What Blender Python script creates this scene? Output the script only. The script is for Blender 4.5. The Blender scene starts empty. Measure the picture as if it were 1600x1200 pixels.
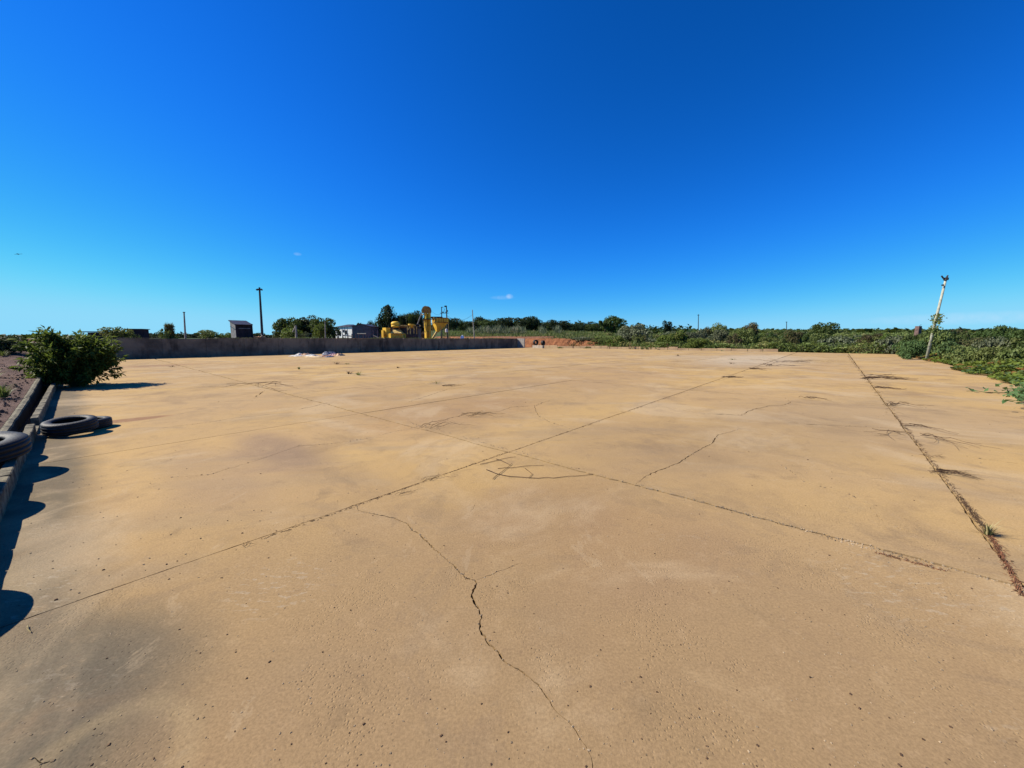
import bpy, bmesh, math, random
import numpy as np
from mathutils import Vector, Matrix, noise, geometry
R = math.radians
random.seed(7); rng = np.random.default_rng(7)
S = bpy.context.scene
C = S.collection

# ---------------------------------------------------------------- camera, sky, sun, exposure
F, CX, CY, HZ, EYE = 583.0, 800.0, 600.0, 529.0, 1.6
PITCH = math.atan((CY-HZ)/F)
cam = bpy.data.objects.new('camera', bpy.data.cameras.new('camera')); C.objects.link(cam); S.camera = cam
cam.data.sensor_width = 36; cam.data.lens = 36*F/1600
cam.data.clip_start = .05; cam.data.clip_end = 6000
cam.location = (0, 0, EYE); cam.rotation_euler = (R(90)-PITCH, 0, 0)

SUN_AZ, SUN_EL = R(-86), R(41)
w = bpy.data.worlds.new('World'); S.world = w; w.use_nodes = True
nt = w.node_tree; bg = nt.nodes['Background']
sk = nt.nodes.new('ShaderNodeTexSky'); sk.sky_type = 'NISHITA'; sk.sun_disc = False
sk.sun_elevation = SUN_EL; sk.sun_rotation = SUN_AZ
sk.air_density = 1.0; sk.dust_density = 0.0; sk.ozone_density = 4.0
sp = nt.nodes.new('ShaderNodeSeparateColor'); cb = nt.nodes.new('ShaderNodeCombineColor'); nt.links.new(sk.outputs[0], sp.inputs[0])
def mth(t, op, a, b=None, c=None):
    n = t.nodes.new('ShaderNodeMath'); n.operation = op
    for i, v in enumerate((a, b, c)):
        if v is None: continue
        if isinstance(v, (int, float)): n.inputs[i].default_value = v
        else: t.links.new(v, n.inputs[i])
    return n.outputs[0]
for i, (g, m, cap) in enumerate(((2.35, .038, 6.2), (1.3, .522, 7.3), (1.4, .945, 5.2))):      # the phone's deep, saturated blue
    v = mth(nt, 'SMOOTH_MIN', sp.outputs[i], cap, 2.2)
    nt.links.new(mth(nt, 'MULTIPLY', mth(nt, 'POWER', v, g), m), cb.inputs[i])
# two tiny wisps of cloud and a thin pale bank low on the right, fixed in the sky by direction
tc = nt.nodes.new('ShaderNodeTexCoord')
cn = nt.nodes.new('ShaderNodeTexNoise'); cn.inputs['Scale'].default_value = 90; cn.inputs['Detail'].default_value = 4
nt.links.new(tc.outputs['Generated'], cn.inputs['Vector'])
def ray(x, y):
    X = (x-CX)/F; Y = (CY-y)/F
    return Vector((X, math.cos(PITCH)+Y*math.sin(PITCH), -math.sin(PITCH)+Y*math.cos(PITCH)))
def wisp(x, y, rx, ry, s):
    d = ray(x, y).normalized(); rt = Vector((d.y, -d.x, 0)).normalized(); up = rt.cross(d)
    def dot(v):
        n = nt.nodes.new('ShaderNodeVectorMath'); n.operation = 'DOT_PRODUCT'; nt.links.new(tc.outputs['Generated'], n.inputs[0]); n.inputs[1].default_value = v; return n.outputs['Value']
    a = mth(nt, 'DIVIDE', dot(rt), rx); b = mth(nt, 'DIVIDE', dot(up), ry)
    front = mth(nt, 'GREATER_THAN', dot(d), 0)
    q = mth(nt, 'ADD', mth(nt, 'MULTIPLY', a, a), mth(nt, 'MULTIPLY', b, b))
    q = mth(nt, 'SUBTRACT', 1.0, mth(nt, 'MINIMUM', q, 1.0))
    q = mth(nt, 'MULTIPLY', q, mth(nt, 'MULTIPLY', cn.outputs[0], s))
    return mth(nt, 'MULTIPLY', q, front)
wv = mth(nt, 'ADD', mth(nt, 'ADD', wisp(796, 463, .011, .007, .6), wisp(785, 465, .035, .006, .25)), wisp(465, 397, .009, .004, .35))
wv = mth(nt, 'ADD', wv, wisp(1530, 497, .16, .012, .35))
mx = nt.nodes.new('ShaderNodeMix'); mx.data_type = 'RGBA'
nt.links.new(wv, mx.inputs[0]); nt.links.new(cb.outputs[0], mx.inputs[6]); mx.inputs[7].default_value = (7, 8.2, 10, 1)
nt.links.new(mx.outputs[2], bg.inputs[0])
bg.inputs[1].default_value = .062
sun = bpy.data.objects.new('sun', bpy.data.lights.new('sun', 'SUN')); C.objects.link(sun)
sun.data.energy = 5.0; sun.data.angle = R(.5); sun.data.color = (1, .93, .80)
sdir = Vector((math.sin(SUN_AZ)*math.cos(SUN_EL), math.cos(SUN_AZ)*math.cos(SUN_EL), math.sin(SUN_EL)))
sun.rotation_euler = (-sdir).to_track_quat('-Z', 'Y').to_euler(); sun.location = (-30, 0, 40)
S.view_settings.view_transform = 'Standard'; S.view_settings.look = 'None'; S.view_settings.gamma = 1
S.view_settings.use_curve_mapping = False; S.view_settings.exposure = .7

# ---------------------------------------------------------------- frames of reference
AZ = math.atan2(508, 583/math.cos(PITCH))
U = Vector((math.sin(AZ), math.cos(AZ), 0)); V = Vector((-math.cos(AZ), math.sin(AZ), 0))
def W(u, v, z=0): return Vector((u*U.x+v*V.x, u*U.y+v*V.y, z))
def G(x, y, z=0):                         # photo pixel -> point on the plane z
    r = ray(x, y); t = (z-EYE)/r.z
    return Vector((r.x*t, r.y*t, z))
def A(x, y, d):                           # photo pixel -> point at forward distance d
    r = ray(x, y); return Vector((0, 0, EYE)) + r*(d/r.y)
def uv(p): return (p[0]*U.x+p[1]*U.y, p[0]*V.x+p[1]*V.y)
def sm(a, b, x): t = min(1, max(0, (x-a)/(b-a))); return t*t*(3-2*t)
def lin(x, pts):
    if x <= pts[0][0]: return pts[0][1]
    for (a, p), (b, q) in zip(pts, pts[1:]):
        if x <= b: return p+(q-p)*(x-a)/(b-a)
    return pts[-1][1]
UK, U1, V0, V1 = -.47, 55.0, -5.3, 42.0     # the yard's edges
WT = 1.62                                   # top of the retaining wall
def H(x, y):
    u, v = uv((x, y)); r = math.hypot(x, y)
    if y > .05:
        px = 800+587*max(-1.6, min(1.6, x/y)); fw = max(y, r*.53)
    else: px = 0 if x < 0 else 1600; fw = r*.53
    L = lin(fw, ((5, 529), (60, 528.6), (200, 528), (900, 528), (5000, 528.6)))
    Cn = lin(fw, ((50, 530.5), (60, 530), (80, 528), (110, 523.5), (150, 517), (250, 515), (700, 518), (5000, 526)))
    Rr = lin(fw, ((20, 576), (40, 552), (60, 541), (80, 533), (110, 527), (150, 524), (250, 521), (600, 519.5), (1500, 520), (5000, 526)))
    t = sm(380, 640, px); s = sm(850, 1080, px)
    yy = L*(1-t)+Cn*t; yy = yy*(1-s)+Rr*s
    z = EYE+fw*(529-yy)/590
    if r < 3: z = 0
    n = noise.noise(Vector((x*.11, y*.11, 1)))*.18
    if v > V1+.05 and u < 50.2:
        z = min(z, 1.56+.05*max(0, r-75)) if r > 60 else 1.55
        return z + n*.25*sm(0, 3, v-V1)
    if u < -.9 and v <= V1+.3:
        z = .14+1.28*sm(8, 46, v)
        z += .3*sm(1.5, 12, -u)*(1-sm(20, 42, v))
        return z+n*.5*sm(1, 3, -u)
    base = -.06
    k = max(sm(57, 60, u), 0)
    if u > 57: return (base*(1-k)+z*k)+n*k
    if v < V0: 
        kk = sm(3, 30, V0-v)
        return base*(1-kk)+max(z, -.3)*kk+n*.6*sm(.5, 3, V0-v)
    return base

# ---------------------------------------------------------------- materials
mats = {}
def newmat(name):
    m = bpy.data.materials.new(name); m.use_nodes = True; t = m.node_tree
    b = t.nodes['Principled BSDF']; b.inputs['Roughness'].default_value = .95
    b.inputs['Specular IOR Level'].default_value = .12
    mats[name] = m; return m, t, b
def pos(t, scale=(1, 1, 1), obj=False):
    n = t.nodes.new('ShaderNodeTexCoord' if obj else 'ShaderNodeNewGeometry')
    mp = t.nodes.new('ShaderNodeMapping'); mp.inputs['Scale'].default_value = scale
    t.links.new(n.outputs['Object'] if obj else n.outputs['Position'], mp.inputs[0]); return mp.outputs[0]
def ns(t, vec, sc, det=4, rough=.55, dist=0):
    n = t.nodes.new('ShaderNodeTexNoise'); n.inputs['Scale'].default_value = sc; n.inputs['Detail'].default_value = det
    n.inputs['Roughness'].default_value = rough; n.inputs['Distortion'].default_value = dist
    t.links.new(vec, n.inputs['Vector']); return n.outputs[0]
def mr(t, v, a, b, c=0, d=1):
    n = t.nodes.new('ShaderNodeMapRange'); n.interpolation_type = 'SMOOTHSTEP'; t.links.new(v, n.inputs[0])
    for i, q in enumerate((a, b, c, d)): n.inputs[i+1].default_value = q
    return n.outputs[0]
def mix(t, f, a, b, mode='MIX'):
    n = t.nodes.new('ShaderNodeMix'); n.data_type = 'RGBA'; n.blend_type = mode
    for i, v in ((0, f), (6, a), (7, b)):
        if isinstance(v, (int, float)): n.inputs[i].default_value = v
        elif isinstance(v, tuple): n.inputs[i].default_value = v if len(v) == 4 else v+(1,)
        else: t.links.new(v, n.inputs[i])
    return n.outputs[2]
def bump(t, b, h, dist=.01, st=1):
    n = t.nodes.new('ShaderNodeBump'); n.inputs['Distance'].default_value = dist; n.inputs['Strength'].default_value = st
    t.links.new(h, n.inputs['Height']); t.links.new(n.outputs[0], b.inputs['Normal'])
def simple(name, col, col2=None, sc=6, rough=.85, metal=0, bm=0, obj=True):
    m, t, b = newmat(name); b.inputs['Roughness'].default_value = rough; b.inputs['Metallic'].default_value = metal
    p = pos(t, obj=obj); f = mr(t, ns(t, p, sc, 5), .35, .68)
    t.links.new(mix(t, f, col, col2 or tuple(c*.7 for c in col)), b.inputs['Base Color'])
    if bm: bump(t, b, ns(t, p, sc*4, 4), bm)
    return m
def leafmat(name, c1, c2, c3=None, tr=.35):
    m, t, b = newmat(name)
    a = t.nodes.new('ShaderNodeAttribute'); a.attribute_name = 'tint'
    col = mix(t, a.outputs['Fac'], c1, c2)
    if c3: col = mix(t, mr(t, a.outputs['Fac'], .93, .97), col, c3)
    oi = t.nodes.new('ShaderNodeObjectInfo')
    hs = t.nodes.new('ShaderNodeHueSaturation'); t.links.new(col, hs.inputs['Color'])
    t.links.new(mth(t, 'MULTIPLY_ADD', oi.outputs['Random'], .03, .485), hs.inputs['Hue'])
    t.links.new(mth(t, 'MULTIPLY_ADD', oi.outputs['Random'], .3, .85), hs.inputs['Value'])
    col = hs.outputs[0]
    t.links.new(col, b.inputs['Base Color']); b.inputs['Roughness'].default_value = .55
    tn = t.nodes.new('ShaderNodeBsdfTranslucent'); t.links.new(mix(t, .5, col, (.12, .16, .02)), tn.inputs[0])
    ms = t.nodes.new('ShaderNodeMixShader'); ms.inputs[0].default_value = tr
    t.links.new(b.outputs[0], ms.inputs[1]); t.links.new(tn.outputs[0], ms.inputs[2])
    t.links.new(ms.outputs[0], t.nodes['Material Output'].inputs[0]); return m

def slab_material():
    m, t, b = newmat('old_concrete'); p = pos(t)
    big = ns(t, p, .16, 4, .6, .6); mid = ns(t, p, .62, 6, .62, .4); st = ns(t, pos(t, (.35, 1.6, 1)), .8, 5, .6, .8)
    fine = ns(t, p, 9, 6, .7); grit = ns(t, p, 75, 5, .75)
    tan, ochre, brown, grey = (.385, .254, .116), (.43, .278, .104), (.235, .156, .08), (.265, .198, .118)
    col = mix(t, mr(t, big, .38, .62), tan, ochre)
    col = mix(t, mth(t, 'MULTIPLY', mr(t, mid, .47, .70), .75), col, brown)
    col = mix(t, mth(t, 'MULTIPLY', mr(t, st, .5, .72), .45), col, grey)
    spx = t.nodes.new('ShaderNodeSeparateXYZ'); gp = t.nodes.new('ShaderNodeNewGeometry'); t.links.new(gp.outputs['Position'], spx.inputs[0])
    X, Y = spx.outputs[0], spx.outputs[1]
    def spot(q, ru, rv, soft=1.0, wob=.5, ring=0):
        """mask of a stain that is really there: ellipse in the slab's own axes, ragged outline"""
        cu, cv = uv(q)
        uu = mth(t, 'ADD', mth(t, 'MULTIPLY', X, U.x), mth(t, 'MULTIPLY', Y, U.y)); vv = mth(t, 'ADD', mth(t, 'MULTIPLY', X, V.x), mth(t, 'MULTIPLY', Y, V.y))
        a = mth(t, 'DIVIDE', mth(t, 'SUBTRACT', uu, cu), ru); c = mth(t, 'DIVIDE', mth(t, 'SUBTRACT', vv, cv), rv)
        d = mth(t, 'SQRT', mth(t, 'ADD', mth(t, 'MULTIPLY', a, a), mth(t, 'MULTIPLY', c, c)))
        d = mth(t, 'ADD', d, mth(t, 'MULTIPLY', mth(t, 'SUBTRACT', mid, .5), wob*2))
        if ring: return mr(t, mth(t, 'ABSOLUTE', mth(t, 'SUBTRACT', d, 1.0)), ring, 0)
        return mr(t, d, 1.0+soft*.5, 1.0-soft*.5)
    def put(col, msk, amt, c): return mix(t, mth(t, 'MULTIPLY', msk, amt), col, c)
    grime = (.105, .088, .06)
    near = mr(t, mth(t, 'ADD', mth(t, 'SQRT', mth(t, 'ADD', mth(t, 'MULTIPLY', X, X), mth(t, 'MULTIPLY', Y, Y))), mth(t, 'MULTIPLY', mid, 3.5)), 7.6, 3.2)
    col = put(col, near, .72, (.218, .143, .076))      # dirtier near concrete, plus lens and glancing-light falloff put into the colour
    # black-grey algae along the kerb and in the near left corner, purple-brown damp stain, red soil, chalky patches
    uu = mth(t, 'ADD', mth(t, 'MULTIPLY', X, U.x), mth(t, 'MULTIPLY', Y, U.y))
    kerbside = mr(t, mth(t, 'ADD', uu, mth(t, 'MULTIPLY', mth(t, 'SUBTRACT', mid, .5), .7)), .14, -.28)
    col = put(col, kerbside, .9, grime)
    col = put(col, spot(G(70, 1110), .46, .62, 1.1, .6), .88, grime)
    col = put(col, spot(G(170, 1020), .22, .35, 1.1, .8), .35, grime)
    col = put(col, spot(G(150, 1215), .26, .32, .3, .55, .3), .32, (.33, .24, .125))
    col = put(col, spot(G(440, 705), .40, 1.3, 1.1, 1.1), .55, (.175, .12, .09))
    col = put(col, spot(G(330, 740), .4, 1.4, 1.1, 1.1), .3, (.2, .14, .1))
    col = put(col, spot(G(860, 790), 1.0, .55, 1.2, .7), .35, (.20, .125, .075))
    col = put(col, spot(G(1010, 690), 1.6, 1.3, 1.2, .8), .4, (.21, .14, .08))
    col = put(col, spot(G(1230, 665), 2.6, 1.5, 1.2, .8), .3, (.20, .145, .09))
    col = put(col, spot(G(720, 640), 2.2, 1.5, 1.2, .9), .4, (.24, .14, .08))
    col = put(col, spot(G(1000, 850), .9, .5, 1.2, .8), .25, (.23, .14, .08))
    col = put(col, spot(G(1400, 640), 3, 1.5, 1.2, .8), .3, (.3, .22, .13))
    col = put(col, spot(G(1180, 561), 9, 3.2, 1.0, .6), .6, (.42, .36, .27))
    col = put(col, spot(G(1060, 558), 5, 2.4, 1.0, .7), .4, (.42, .34, .23))
    col = put(col, spot(G(205, 656), .55, .22, .5, .9), .75, (.19, .085, .045))
    col = put(col, spot(G(200, 573), 3.5, 1.3, .8, .9), .45, (.2, .10, .055))
    col = put(col, spot(G(640, 562), 9, 1.6, 1.0, .9), .35, (.24, .14, .08))
    col = put(col, spot(G(880, 590), 9, 3, 1.3, .9), .3, (.25, .155, .085))
    blot = ns(t, p, 2.3, 5, .65, .5)
    col = put(col, mr(t, blot, .56, .72), .38, (.17, .115, .062))
    col = put(col, mr(t, blot, .42, .28), .30, (.36, .25, .13))
    col = put(col, mr(t, ns(t, p, .38, 7, .62, .7), .50, .64), .42, (.46, .345, .205))      # bleached patches
    edge = ns(t, p, .9, 8, .72, 1.1)
    col = put(col, mr(t, edge, .545, .575), .16, (.16, .115, .075))
    col = put(col, mr(t, ns(t, pos(t, (1.4, .8, 1)), 1.5, 8, .75, .9), .60, .63), .20, (.40, .30, .18))
    oi = t.nodes.new('ShaderNodeObjectInfo')
    col = put(col, mr(t, oi.outputs['Random'], 0, 1), .16, (.24, .17, .10))
    # thin streaks blown along the slab further out
    streak = ns(t, pos(t, (.16, 1.3, 1)), 1.6, 4, .6, .3)
    far = mr(t, Y, 9, 22)
    col = put(col, mth(t, 'MULTIPLY', mr(t, streak, .55, .68), far), .5, (.21, .13, .075))
    # flaked chips and chalk flecks
    vo = t.nodes.new('ShaderNodeTexNoise'); vo.inputs['Scale'].default_value = 11; vo.inputs['Detail'].default_value = 5; vo.inputs['Roughness'].default_value = .65
    t.links.new(pos(t, (1, 2.3, 1)), vo.inputs['Vector'])
    fl = mr(t, vo.outputs[0], .66, .70)
    area = mth(t, 'MAXIMUM', mth(t, 'MAXIMUM', spot(G(60, 925), .16, .42, .6, .4), spot(G(1395, 905), .42, .30, .8, .6)), mth(t, 'MAXIMUM', spot(G(440, 915), .25, .3, .8, .6), spot(G(1580, 950), .2, .15, .6, .5)))
    area = mth(t, 'MAXIMUM', area, mth(t, 'MULTIPLY', mr(t, ns(t, p, 1.1, 2), .62, .7), .5))
    fl2 = mr(t, vo.outputs[0], .56, .60)
    col = put(col, mth(t, 'MULTIPLY', fl2, area), .3, (.40, .34, .25))
    col = mix(t, mth(t, 'MULTIPLY', mr(t, fine, .55, .75), .28), col, (.16, .10, .062))
    col = mix(t, mth(t, 'MULTIPLY', mr(t, fine, .47, .28), .22), col, (.42, .29, .16))
    gr = mr(t, grit, .25, .75, .80, 1.20)
    n = t.nodes.new('ShaderNodeVectorMath'); n.operation = 'SCALE'; t.links.new(col, n.inputs[0]); t.links.new(gr, n.inputs['Scale'])
    # specks: dark aggregate and pits
    v2 = t.nodes.new('ShaderNodeTexVoronoi'); v2.inputs['Scale'].default_value = 24; t.links.new(p, v2.inputs['Vector'])
    pits = mth(t, 'MULTIPLY', mr(t, v2.outputs['Distance'], .13, .07), mr(t, ns(t, p, 2.1, 3), .5, .6))
    col = mix(t, mth(t, 'MULTIPLY', pits, .5), n.outputs[0], (.07, .045, .03))
    t.links.new(col, b.inputs['Base Color'])
    rough_patch = mr(t, ns(t, p, .8, 3), .42, .62, .25, 1)
    v3 = t.nodes.new('ShaderNodeTexVoronoi'); v3.inputs['Scale'].default_value = 55; v3.inputs['Randomness'].default_value = 1; t.links.new(p, v3.inputs['Vector'])
    peb = mth(t, 'MULTIPLY', mr(t, v3.outputs['Distance'], .35, .1), mr(t, ns(t, p, 1.7, 4, .6), .48, .62))
    h = mth(t, 'ADD', mth(t, 'MULTIPLY', mth(t, 'MULTIPLY', grit, rough_patch), .8), mth(t, 'MULTIPLY', peb, -.9))
    h = mth(t, 'ADD', h, mth(t, 'MULTIPLY', ns(t, p, 18, 2, .5), .3))
    h = mth(t, 'SUBTRACT', h, mth(t, 'MULTIPLY', pits, .8)); h = mth(t, 'ADD', h, mth(t, 'MULTIPLY', mid, 2.0))
    bump(t, b, h, .006, .55); b.inputs['Roughness'].default_value = .92
    return m
M_SLAB = slab_material()
def blocky(name, c1, c2, c3, scale, mortar, axis='uz'):
    m, t, b = newmat(name); p = pos(t)
    col = mix(t, mr(t, ns(t, p, .5, 5, .6), .38, .64), c1, c2)
    col = mix(t, mth(t, 'MULTIPLY', mr(t, ns(t, pos(t, (1.2, 1.2, .35)), 1.5, 5, .65), .5, .75), .8), col, c3)
    t.links.new(col, b.inputs['Base Color']); bump(t, b, ns(t, p, 14, 6, .7), .03, .8)
    return m
M_WALL = blocky('weathered_blockwork', (.22, .17, .125), (.10, .08, .065), (.035, .029, .026), 1, .5)
M_WALL2 = blocky('pale_blockwork', (.40, .28, .16), (.30, .20, .12), (.18, .12, .08), 1, .5)
M_KERB = simple('kerb_concrete', (.20, .175, .12), (.06, .054, .04), 9, .9, 0, .01, obj=False)
M_BED = simple('crack_soil', (.05, .032, .02), (.028, .018, .012), 12, .95, 0, .01, obj=False)
M_CRUMB = simple('concrete_crumb', (.36, .27, .17), (.14, .10, .06), 5, .95)
def soilmat(name, c1, c2, c3, sc=1.0, bd=.06):
    m, t, b = newmat(name); p = pos(t)
    col = mix(t, mr(t, ns(t, p, .7*sc, 6, .65), .4, .62), c1, c2)
    col = mix(t, mr(t, ns(t, p, 7*sc, 5, .7), .52, .7), col, c3)
    t.links.new(col, b.inputs['Base Color']); bump(t, b, ns(t, p, 9*sc, 6, .7), bd); return m
M_DIRT = soilmat('dry_dirt', (.135, .085, .065), (.095, .058, .045), (.06, .036, .03))
M_RED = soilmat('red_earth', (.34, .145, .065), (.25, .10, .045), (.12, .05, .03), 1.6, .3)
def groundmat():
    m, t, b = newmat('field_ground'); p = pos(t)
    col = mix(t, mr(t, ns(t, p, .12, 5, .6), .4, .6), (.055, .085, .03), (.085, .11, .04))
    col = mix(t, mr(t, ns(t, p, 2.2, 5, .7), .5, .66), col, (.035, .05, .018))
    at = t.nodes.new('ShaderNodeAttribute'); at.attribute_name = 'bare'
    col = mix(t, mr(t, mth(t, 'ADD', at.outputs['Fac'], mth(t, 'MULTIPLY', mth(t, 'SUBTRACT', ns(t, p, .5, 4), .5), .6)), .4, .6), col, mix(t, mr(t, ns(t, p, 1.5, 5), .4, .6), (.26, .12, .06), (.17, .08, .045)))
    t.links.new(col, b.inputs['Base Color']); bump(t, b, ns(t, p, 3, 6, .7), .3); return m
M_FIELD = groundmat()
M_BARK = simple('bark', (.10, .075, .055), (.05, .038, .028), 9, .95, 0, .02)
M_STEM = simple('green_stem', (.10, .13, .05), (.09, .07, .035), 7)
M_DRY = simple('dead_stem', (.12, .072, .042), (.055, .034, .022), 9)
M_DRYR = simple('rusty_dead_grass', (.20, .085, .045), (.10, .05, .03), 20)
M_STRAW = simple('straw', (.42, .36, .18), (.25, .2, .1), 20)
M_RUB = None
def rubber():
    m, t, b = newmat('tyre_rubber'); p = pos(t, obj=True)
    col = mix(t, mr(t, ns(t, p, 7, 5), .42, .7), (.006, .007, .008), (.017, .016, .016))
    t.links.new(col, b.inputs['Base Color']); b.inputs['Roughness'].default_value = .62; b.inputs['Specular IOR Level'].default_value = .32
    bump(t, b, ns(t, p, 40, 3), .004); return m
M_RUB = rubber()
M_YEL = simple('yellow_paint', (.74, .47, .06), (.55, .32, .04), 1.2, .5, 0, .01)
M_YELD = simple('faded_yellow_paint', (.66, .48, .16), (.30, .17, .05), 2, .6)
M_RUSTY = simple('rusty_yellow_steel', (.30, .16, .04), (.16, .07, .03), 3, .7)
M_STEEL = simple('dull_steel', (.10, .095, .10), (.05, .05, .055), 4, .5, .4)
M_POLE = simple('pole_concrete', (.32, .31, .25), (.2, .19, .15), 8)
M_DPOLE = simple('dark_pole', (.055, .055, .06), (.03, .03, .035), 8)
M_WHITE = simple('white_paint', (.82, .80, .74), (.70, .67, .6), 2, .6)
M_TANK = simple('white_plastic', (.8, .8, .8), (.7, .7, .7), 2, .4)
M_GREYW = simple('grey_render', (.15, .125, .125), (.10, .085, .085), 1.5)
M_ROOF = simple('dark_roof_sheet', (.06, .055, .06), (.035, .033, .036), 3, .5, .2)
M_CLAD = simple('weathered_cladding', (.20, .20, .19), (.12, .12, .12), 3, .6)
M_DWOOD = simple('dark_boards', (.035, .03, .035), (.02, .018, .02), 3, .8)
M_GLASS = simple('dark_opening', (.012, .012, .014), (.02, .02, .02), 2, .15)
M_INS = simple('dark_insulator', (.03, .025, .03), (.02, .02, .02), 2, .3)
SACKS = [simple('white_sack', (.68, .66, .6), (.5, .45, .38), 8), simple('orange_sack', (.55, .28, .14), (.6, .45, .3), 8), simple('grey_sack', (.22, .23, .26), (.12, .12, .15), 8), simple('brown_sack', (.16, .08, .06), (.3, .18, .13), 8)]
L_BUSH = leafmat('bush_leaf', (.13, .19, .035), (.05, .09, .022), (.18, .21, .06), .4)
L_DARK = leafmat('dark_tree_leaf', (.04, .065, .02), (.07, .10, .027), None, .25)
L_DARK2 = leafmat('blackish_leaf', (.014, .03, .015), (.03, .048, .02), None, .18)
L_MID = leafmat('mid_green_leaf', (.105, .14, .042), (.185, .21, .068), (.24, .21, .09), .36)
L_LIGHT = leafmat('yellow_green_leaf', (.14, .19, .04), (.10, .145, .032), (.22, .2, .07), .38)
L_GREY = leafmat('grey_green_leaf', (.15, .165, .10), (.095, .115, .065), (.24, .22, .15), .25)
L_BROWN = leafmat('reddish_leaf', (.11, .075, .045), (.08, .095, .035), (.2, .1, .05), .3)
L_VINE = leafmat('vine_leaf', (.12, .175, .03), (.185, .225, .042), (.24, .12, .04), .33)
L_VINE2 = leafmat('blue_green_leaf', (.07, .125, .045), (.10, .16, .055), None, .28)
L_GRASS = leafmat('wild_grass', (.135, .155, .05), (.095, .125, .04), (.24, .21, .10), .35)

# ---------------------------------------------------------------- helpers
def props(o, label=None, cat=None, group=None, kind=None):
    if label: o['label'] = label
    if cat: o['category'] = cat
    if group: o['group'] = group
    if kind: o['kind'] = kind
    return o
def mesh(name, verts, faces, mats_, parent=None, smooth=False, idx=None):
    me = bpy.data.meshes.new(name); me.from_pydata([tuple(v) for v in verts], [], faces)
    return link(name, me, mats_, parent, smooth, idx)
def link(name, me, mats_=None, parent=None, smooth=False, idx=None):
    if mats_ is not None and not me.materials:
        for m in (mats_ if isinstance(mats_, (list, tuple)) else [mats_]): me.materials.append(m)
    if idx is not None: me.polygons.foreach_set('material_index', idx)
    if smooth: me.polygons.foreach_set('use_smooth', [True]*len(me.polygons))
    o = bpy.data.objects.new(name, me); C.objects.link(o)
    if parent: o.parent = parent
    return o
def empty(name, loc, label, cat, group=None, rz=0):
    o = bpy.data.objects.new(name, None); C.objects.link(o); o.empty_display_size = .3
    o.location = loc; o.rotation_euler = (0, 0, rz); return props(o, label, cat, group)
class MB:
    def __init__(s): s.v = []; s.f = []
    def box(s, c, d, rot=None, top=1.0, topy=None):
        """centre, full size; top = taper of upper face"""
        n = len(s.v); topy = top if topy is None else topy; M = rot or Matrix.Identity(3)
        for k, (a, b, e) in enumerate(((-1,-1,-1),(1,-1,-1),(1,1,-1),(-1,1,-1),(-1,-1,1),(1,-1,1),(1,1,1),(-1,1,1))):
            q = (top, topy) if e > 0 else (1, 1)
            s.v.append(Vector(c)+M@Vector((a*d[0]/2*q[0], b*d[1]/2*q[1], e*d[2]/2)))
        s.f += [(n,n+3,n+2,n+1),(n+4,n+5,n+6,n+7),(n,n+1,n+5,n+4),(n+1,n+2,n+6,n+5),(n+2,n+3,n+7,n+6),(n+3,n,n+4,n+7)]
        return s
    def tube(s, pts, rad, seg=6, cap=True):
        pts = [Vector(p) for p in pts]; n0 = len(s.v)
        if isinstance(rad, (int, float)): rad = [rad]*len(pts)
        prev = None
        for i, p in enumerate(pts):
            d = (pts[min(i+1, len(pts)-1)]-pts[max(i-1, 0)]).normalized()
            a = d.cross(Vector((0, 0, 1))) if abs(d.z) < .95 else d.cross(Vector((1, 0, 0)))
            a.normalize()
            if prev is not None and a.dot(prev) < 0: a = -a
            prev = a; b = d.cross(a)
            for k in range(seg):
                t = 2*math.pi*k/seg; s.v.append(p+(a*math.cos(t)+b*math.sin(t))*rad[i])
        for i in range(len(pts)-1):
            for k in range(seg):
                q = n0+i*seg; k2 = (k+1) % seg; s.f.append((q+k, q+k2, q+seg+k2, q+seg+k))
        if cap:
            s.f.append(tuple(range(n0+seg-1, n0-1, -1))); e = n0+(len(pts)-1)*seg; s.f.append(tuple(range(e, e+seg)))
        return s
    def lathe(s, prof, c=(0, 0, 0), seg=16):
        n0 = len(s.v); c = Vector(c)
        for (r, z) in prof:
            for k in range(seg):
                t = 2*math.pi*k/seg; s.v.append(c+Vector((r*math.cos(t), r*math.sin(t), z)))
        for i in range(len(prof)-1):
            for k in range(seg):
                q = n0+i*seg; k2 = (k+1) % seg; s.f.append((q+k, q+k2, q+seg+k2, q+seg+k))
        return s
    def poly(s, pts): n = len(s.v); s.v += [Vector(p) for p in pts]; s.f.append(tuple(range(n, n+len(pts)))); return s
    def build(s, name, mat, parent=None, smooth=False): return mesh(name, s.v, s.f, mat, parent, smooth)
def npmesh(name, verts, quads, mat, tint=None, k=4):
    me = bpy.data.meshes.new(name); nv = len(verts); nf = len(quads)
    me.vertices.add(nv); me.vertices.foreach_set('co', np.asarray(verts, dtype=np.float32).ravel())
    me.loops.add(nf*k); me.loops.foreach_set('vertex_index', np.asarray(quads, dtype=np.int32).ravel())
    me.polygons.add(nf); me.polygons.foreach_set('loop_start', np.arange(0, nf*k, k, dtype=np.int32))
    if tint is not None:
        a = me.attributes.new('tint', 'FLOAT', 'FACE'); a.data.foreach_set('value', np.asarray(tint, dtype=np.float32))
    me.update(calc_edges=True); me.materials.append(mat); return me
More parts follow.
